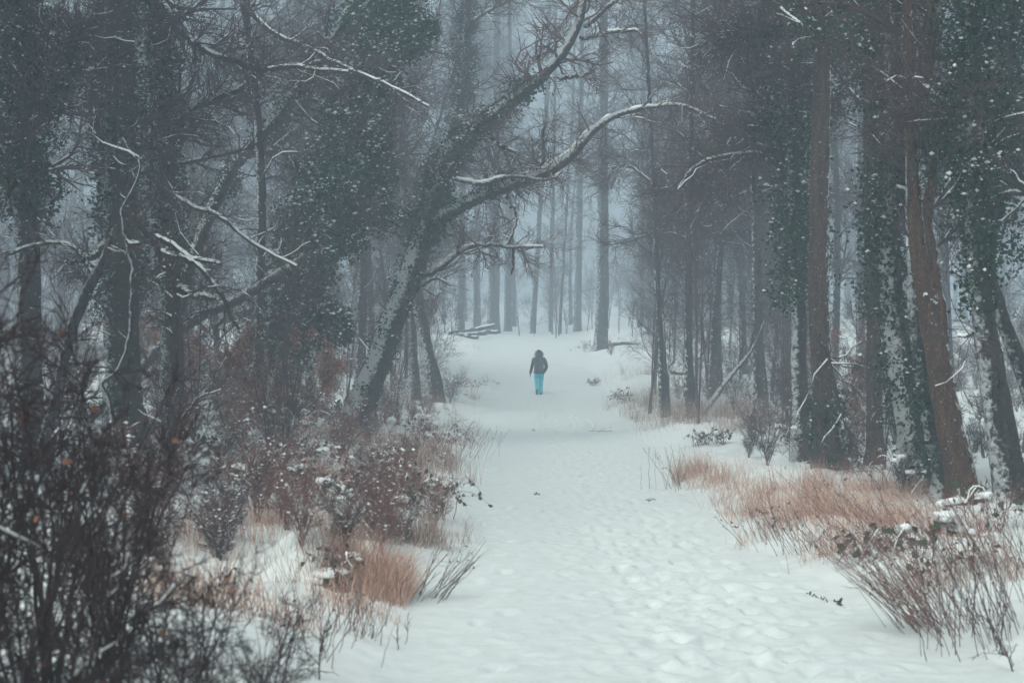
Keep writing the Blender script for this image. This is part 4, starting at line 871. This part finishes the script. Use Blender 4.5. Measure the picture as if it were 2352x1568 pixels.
me.skin_vertices[0].data[0].use_root = True
body.modifiers.new('sub', 'SUBSURF').levels = 2; body.modifiers['sub'].render_levels = 2; me.materials.append(M['glove'])
mb = MB(); loft(mb, [(0, 0, .80, .185, .135), (0, 0, .86, .20, .145), (0, .0, .98, .178, .135), (0, .0, 1.10, .172, .135), (0, .01, 1.24, .195, .145), (0, .01, 1.34, .205, .135), (0, .015, 1.40, .165, .115), (0, .02, 1.44, .10, .09)], 20)
tubes(mb, catmull([(-.15, 0, 1.36), (-.20, -.005, 1.30), (-.25, -.03, 1.09), (-.315, .02, .83)], 12)[None], np.linspace(.078, .05, 12)[None], 12, rng_(1))
tubes(mb, catmull([(.15, 0, 1.36), (.20, -.005, 1.30), (.268, -.06, 1.09), (.235, .04, .95), (.20, .09, .88)], 12)[None], np.linspace(.078, .055, 12)[None], 12, rng_(2))
jk = mb.build('jacket', 'jacket', person)
mb = MB(); loft(mb, [(0, .03, 1.40, .135, .12), (0, .02, 1.45, .125, .125), (0, .03, 1.52, .112, .125), (0, .04, 1.59, .105, .12), (0, .045, 1.645, .085, .10), (0, .05, 1.685, .045, .06)], 18); mb.build('hood', 'jacket', jk)
mb = MB(); rr = rng_(3); th = rr.uniform(0, 6.28, 900); fp = np.stack([.125 * np.cos(th), .09 + 0 * th, 1.50 + .115 * np.sin(th)], 1); P = np.stack([fp, fp + rr.normal(size=fp.shape) * .012 + np.stack([.035 * np.cos(th), -.02 + 0 * th, .035 * np.sin(th)], 1)], 1); tubes(mb, P, np.tile([.005, .002], (900, 1)), 3, rr); mb.build('fur_trim', 'fur', jk)
mb = MB(); loft(mb, [(0, 0, .90, .17, .125), (0, 0, .82, .182, .13), (0, 0, .77, .178, .128), (0, 0, .72, .165, .11)], 18)
for P, R in (([(-.092, 0, .80), (-.088, -.01, .66), (-.086, -.03, .47), (-.08, -.12, .32), (-.076, -.22, .17)], [.098, .088, .072, .066, .064]), ([(.092, 0, .80), (.086, .03, .66), (.078, .07, .47), (.068, .065, .28), (.062, .055, .06)], [.098, .088, .074, .07, .072])):
    c = catmull(np.column_stack([P, R]), 14); tubes(mb, c[None, :, :3], c[None, :, 3], 14, rng_(4))
mb.build('trousers', 'trousers', person)
for (x, y, z, tilt) in ((-.075, -.22, .14, -.9), (.06, .06, .05, 0.0)):
    mb = MB(); L = []
    for s_, rx, rz in ((-.09, .03, .03), (-.07, .042, .05), (0, .045, .062), (.08, .046, .042), (.14, .042, .03), (.175, .02, .018)):
        cy_, cz = s_ * math.cos(tilt), s_ * math.sin(tilt); L.append((x, y + cy_, z + cz, rx, rz))
    k = 12; a = np.arange(k) * 2 * math.pi / k; V_ = np.concatenate([np.stack([x_ + rx * np.cos(a), y_ - rz * np.sin(a) * math.sin(tilt), z_ + rz * np.sin(a) * math.cos(tilt)], 1) for (x_, y_, z_, rx, rz) in L]); j = np.arange(5)[:, None] * k; q = np.arange(k)[None]
    mb.add(V_, np.stack([j + q, j + (q + 1) % k, j + k + (q + 1) % k, j + k + q], -1).reshape(-1, 4), [[0, i + 1, i] for i in range(1, k - 1)] + [[60, 60 + i, 61 + i] for i in range(1, k - 1)]); mb.build('boot', 'boot', person)

# ------------------------------------------------------------------ wood around the photographer: unseen firs added to shade the near air and snow
rng = rng_(600); mt, mn, sp = MB(), MB(), []
while len(sp) < 30:
    d = rng.uniform(-12, 32); x = rng.uniform(-26, 28)
    if abs(x - 1.2) < 3.4 or abs(x) < .32 * max(d, 0) + 1.6 or any((x - a) ** 2 + (d - b) ** 2 < 10 for a, b in sp): continue
    sp.append((x, d)); z = float(ground(x, d)); H = rng.uniform(19, 25); lo = 7.5 + max(0, d - 20) * .12
    P = np.stack([x + .1 * np.sin(np.arange(8)), d + 0 * np.arange(8), z - .3 + np.linspace(0, H, 8)], 1); tubes(mt, P[None], np.linspace(.26, .03, 8)[None], 8, rng, .03)
    nb = 90; t = rng.uniform(0, 1, nb) ** 1.2; a = rng.uniform(0, 6.28, nb); L = (4.3 * (1 - t) + .5) * rng.uniform(.7, 1.1, nb); zz = z + lo + t * (H - lo)
    B = np.stack([np.stack([x + np.cos(a) * L * q, d + np.sin(a) * L * q, zz + L * (.12 * q - .35 * q * q)], 1) for q in (0, .5, 1.)], 1); tubes(mt, B, np.tile([.035, .02, .006], (nb, 1)), 3, rng)
    n = 2000; k = rng.integers(0, nb, n); q = rng.uniform(.12, 1, n)[:, None]
    pp = (B[k, 0] * (1 - q) ** 2 + 2 * B[k, 1] * q * (1 - q) + B[k, 2] * q * q) + rng.normal(size=(n, 3)) * np.array([.28, .28, .09]); nn = rng.normal(size=(n, 3)) * .35; nn[:, 2] += 1
    kites(mn, pp, nn, rng.uniform(.32, .68, n), rng, .45, .3)
fw = empty('added_shade_firs', (0, 0, 0)); tag(fw, 'unseen dark firs added around and overhead to shade the foreground', 'wood', kind='stuff')
mt.build('trunks', 'bark_dark', fw, kind='stuff'); mn.build('needle_boughs', 'ivy', fw, smooth=False, kind='stuff')

# ------------------------------------------------------------------ falling snow and the hazy air
rng = rng_(500); n = 52000
d = 13 + 55 * rng.random(n) ** .8; pos = np.stack([(rng.uniform(-1, 1, n)) * .36 * d, d, CAMZ + rng.uniform(-.24, .24, n) * d], 1)
pos = pos[pos[:, 2] > ground(pos[:, 0], pos[:, 1]) + .05]
mb = MB(); TV = np.array([[1, 1, 1], [1, -1, -1], [-1, 1, -1], [-1, -1, 1.]]) * .75
fv = pos[:, None] + TV[None] * rng.uniform(.0024, .0062, len(pos))[:, None, None] * rng.uniform(.7, 1.3, (len(pos), 4, 1)); mb.add(fv, None, (np.arange(len(pos))[:, None, None] * 4 + np.array([[0, 1, 2], [0, 3, 1], [0, 2, 3], [1, 3, 2]])[None]).reshape(-1, 3)); o = mb.build('falling_snow', 'snow', kind='stuff'); tag(o, 'small snowflakes falling through the air of the wood', 'snow', kind='stuff')

m = bpy.data.materials.new('haze'); m.use_nodes = True; n_ = m.node_tree; n_.nodes.clear()
pv = n_.nodes.new('ShaderNodeVolumePrincipled'); out = n_.nodes.new('ShaderNodeOutputMaterial'); n_.links.new(pv.outputs[0], out.inputs['Volume'])
pv.inputs['Color'].default_value = (.79, .89, .982, 1); pv.inputs['Density'].default_value = HAZE; pv.inputs['Anisotropy'].default_value = .62
x0, x1, y0, y1, z0, z1 = -175, 178, -45, 335, -6, 46
v = [(x, y, z) for x in (x0, x1) for y in (y0, y1) for z in (z0, z1)]
me = bpy.data.meshes.new('haze'); me.from_pydata(v, [], [(0, 1, 3, 2), (4, 6, 7, 5), (0, 4, 5, 1), (2, 3, 7, 6), (0, 2, 6, 4), (1, 5, 7, 3)]); me.materials.append(m)
hz = bpy.data.objects.new('haze', me); col.objects.link(hz); tag(hz, 'cold pale haze filling the wood', 'haze', kind='stuff')
print('TRIS', sum(len(m_.loops) - 2 * len(m_.polygons) for m_ in bpy.data.meshes), 'OBJS', len(bpy.data.objects))
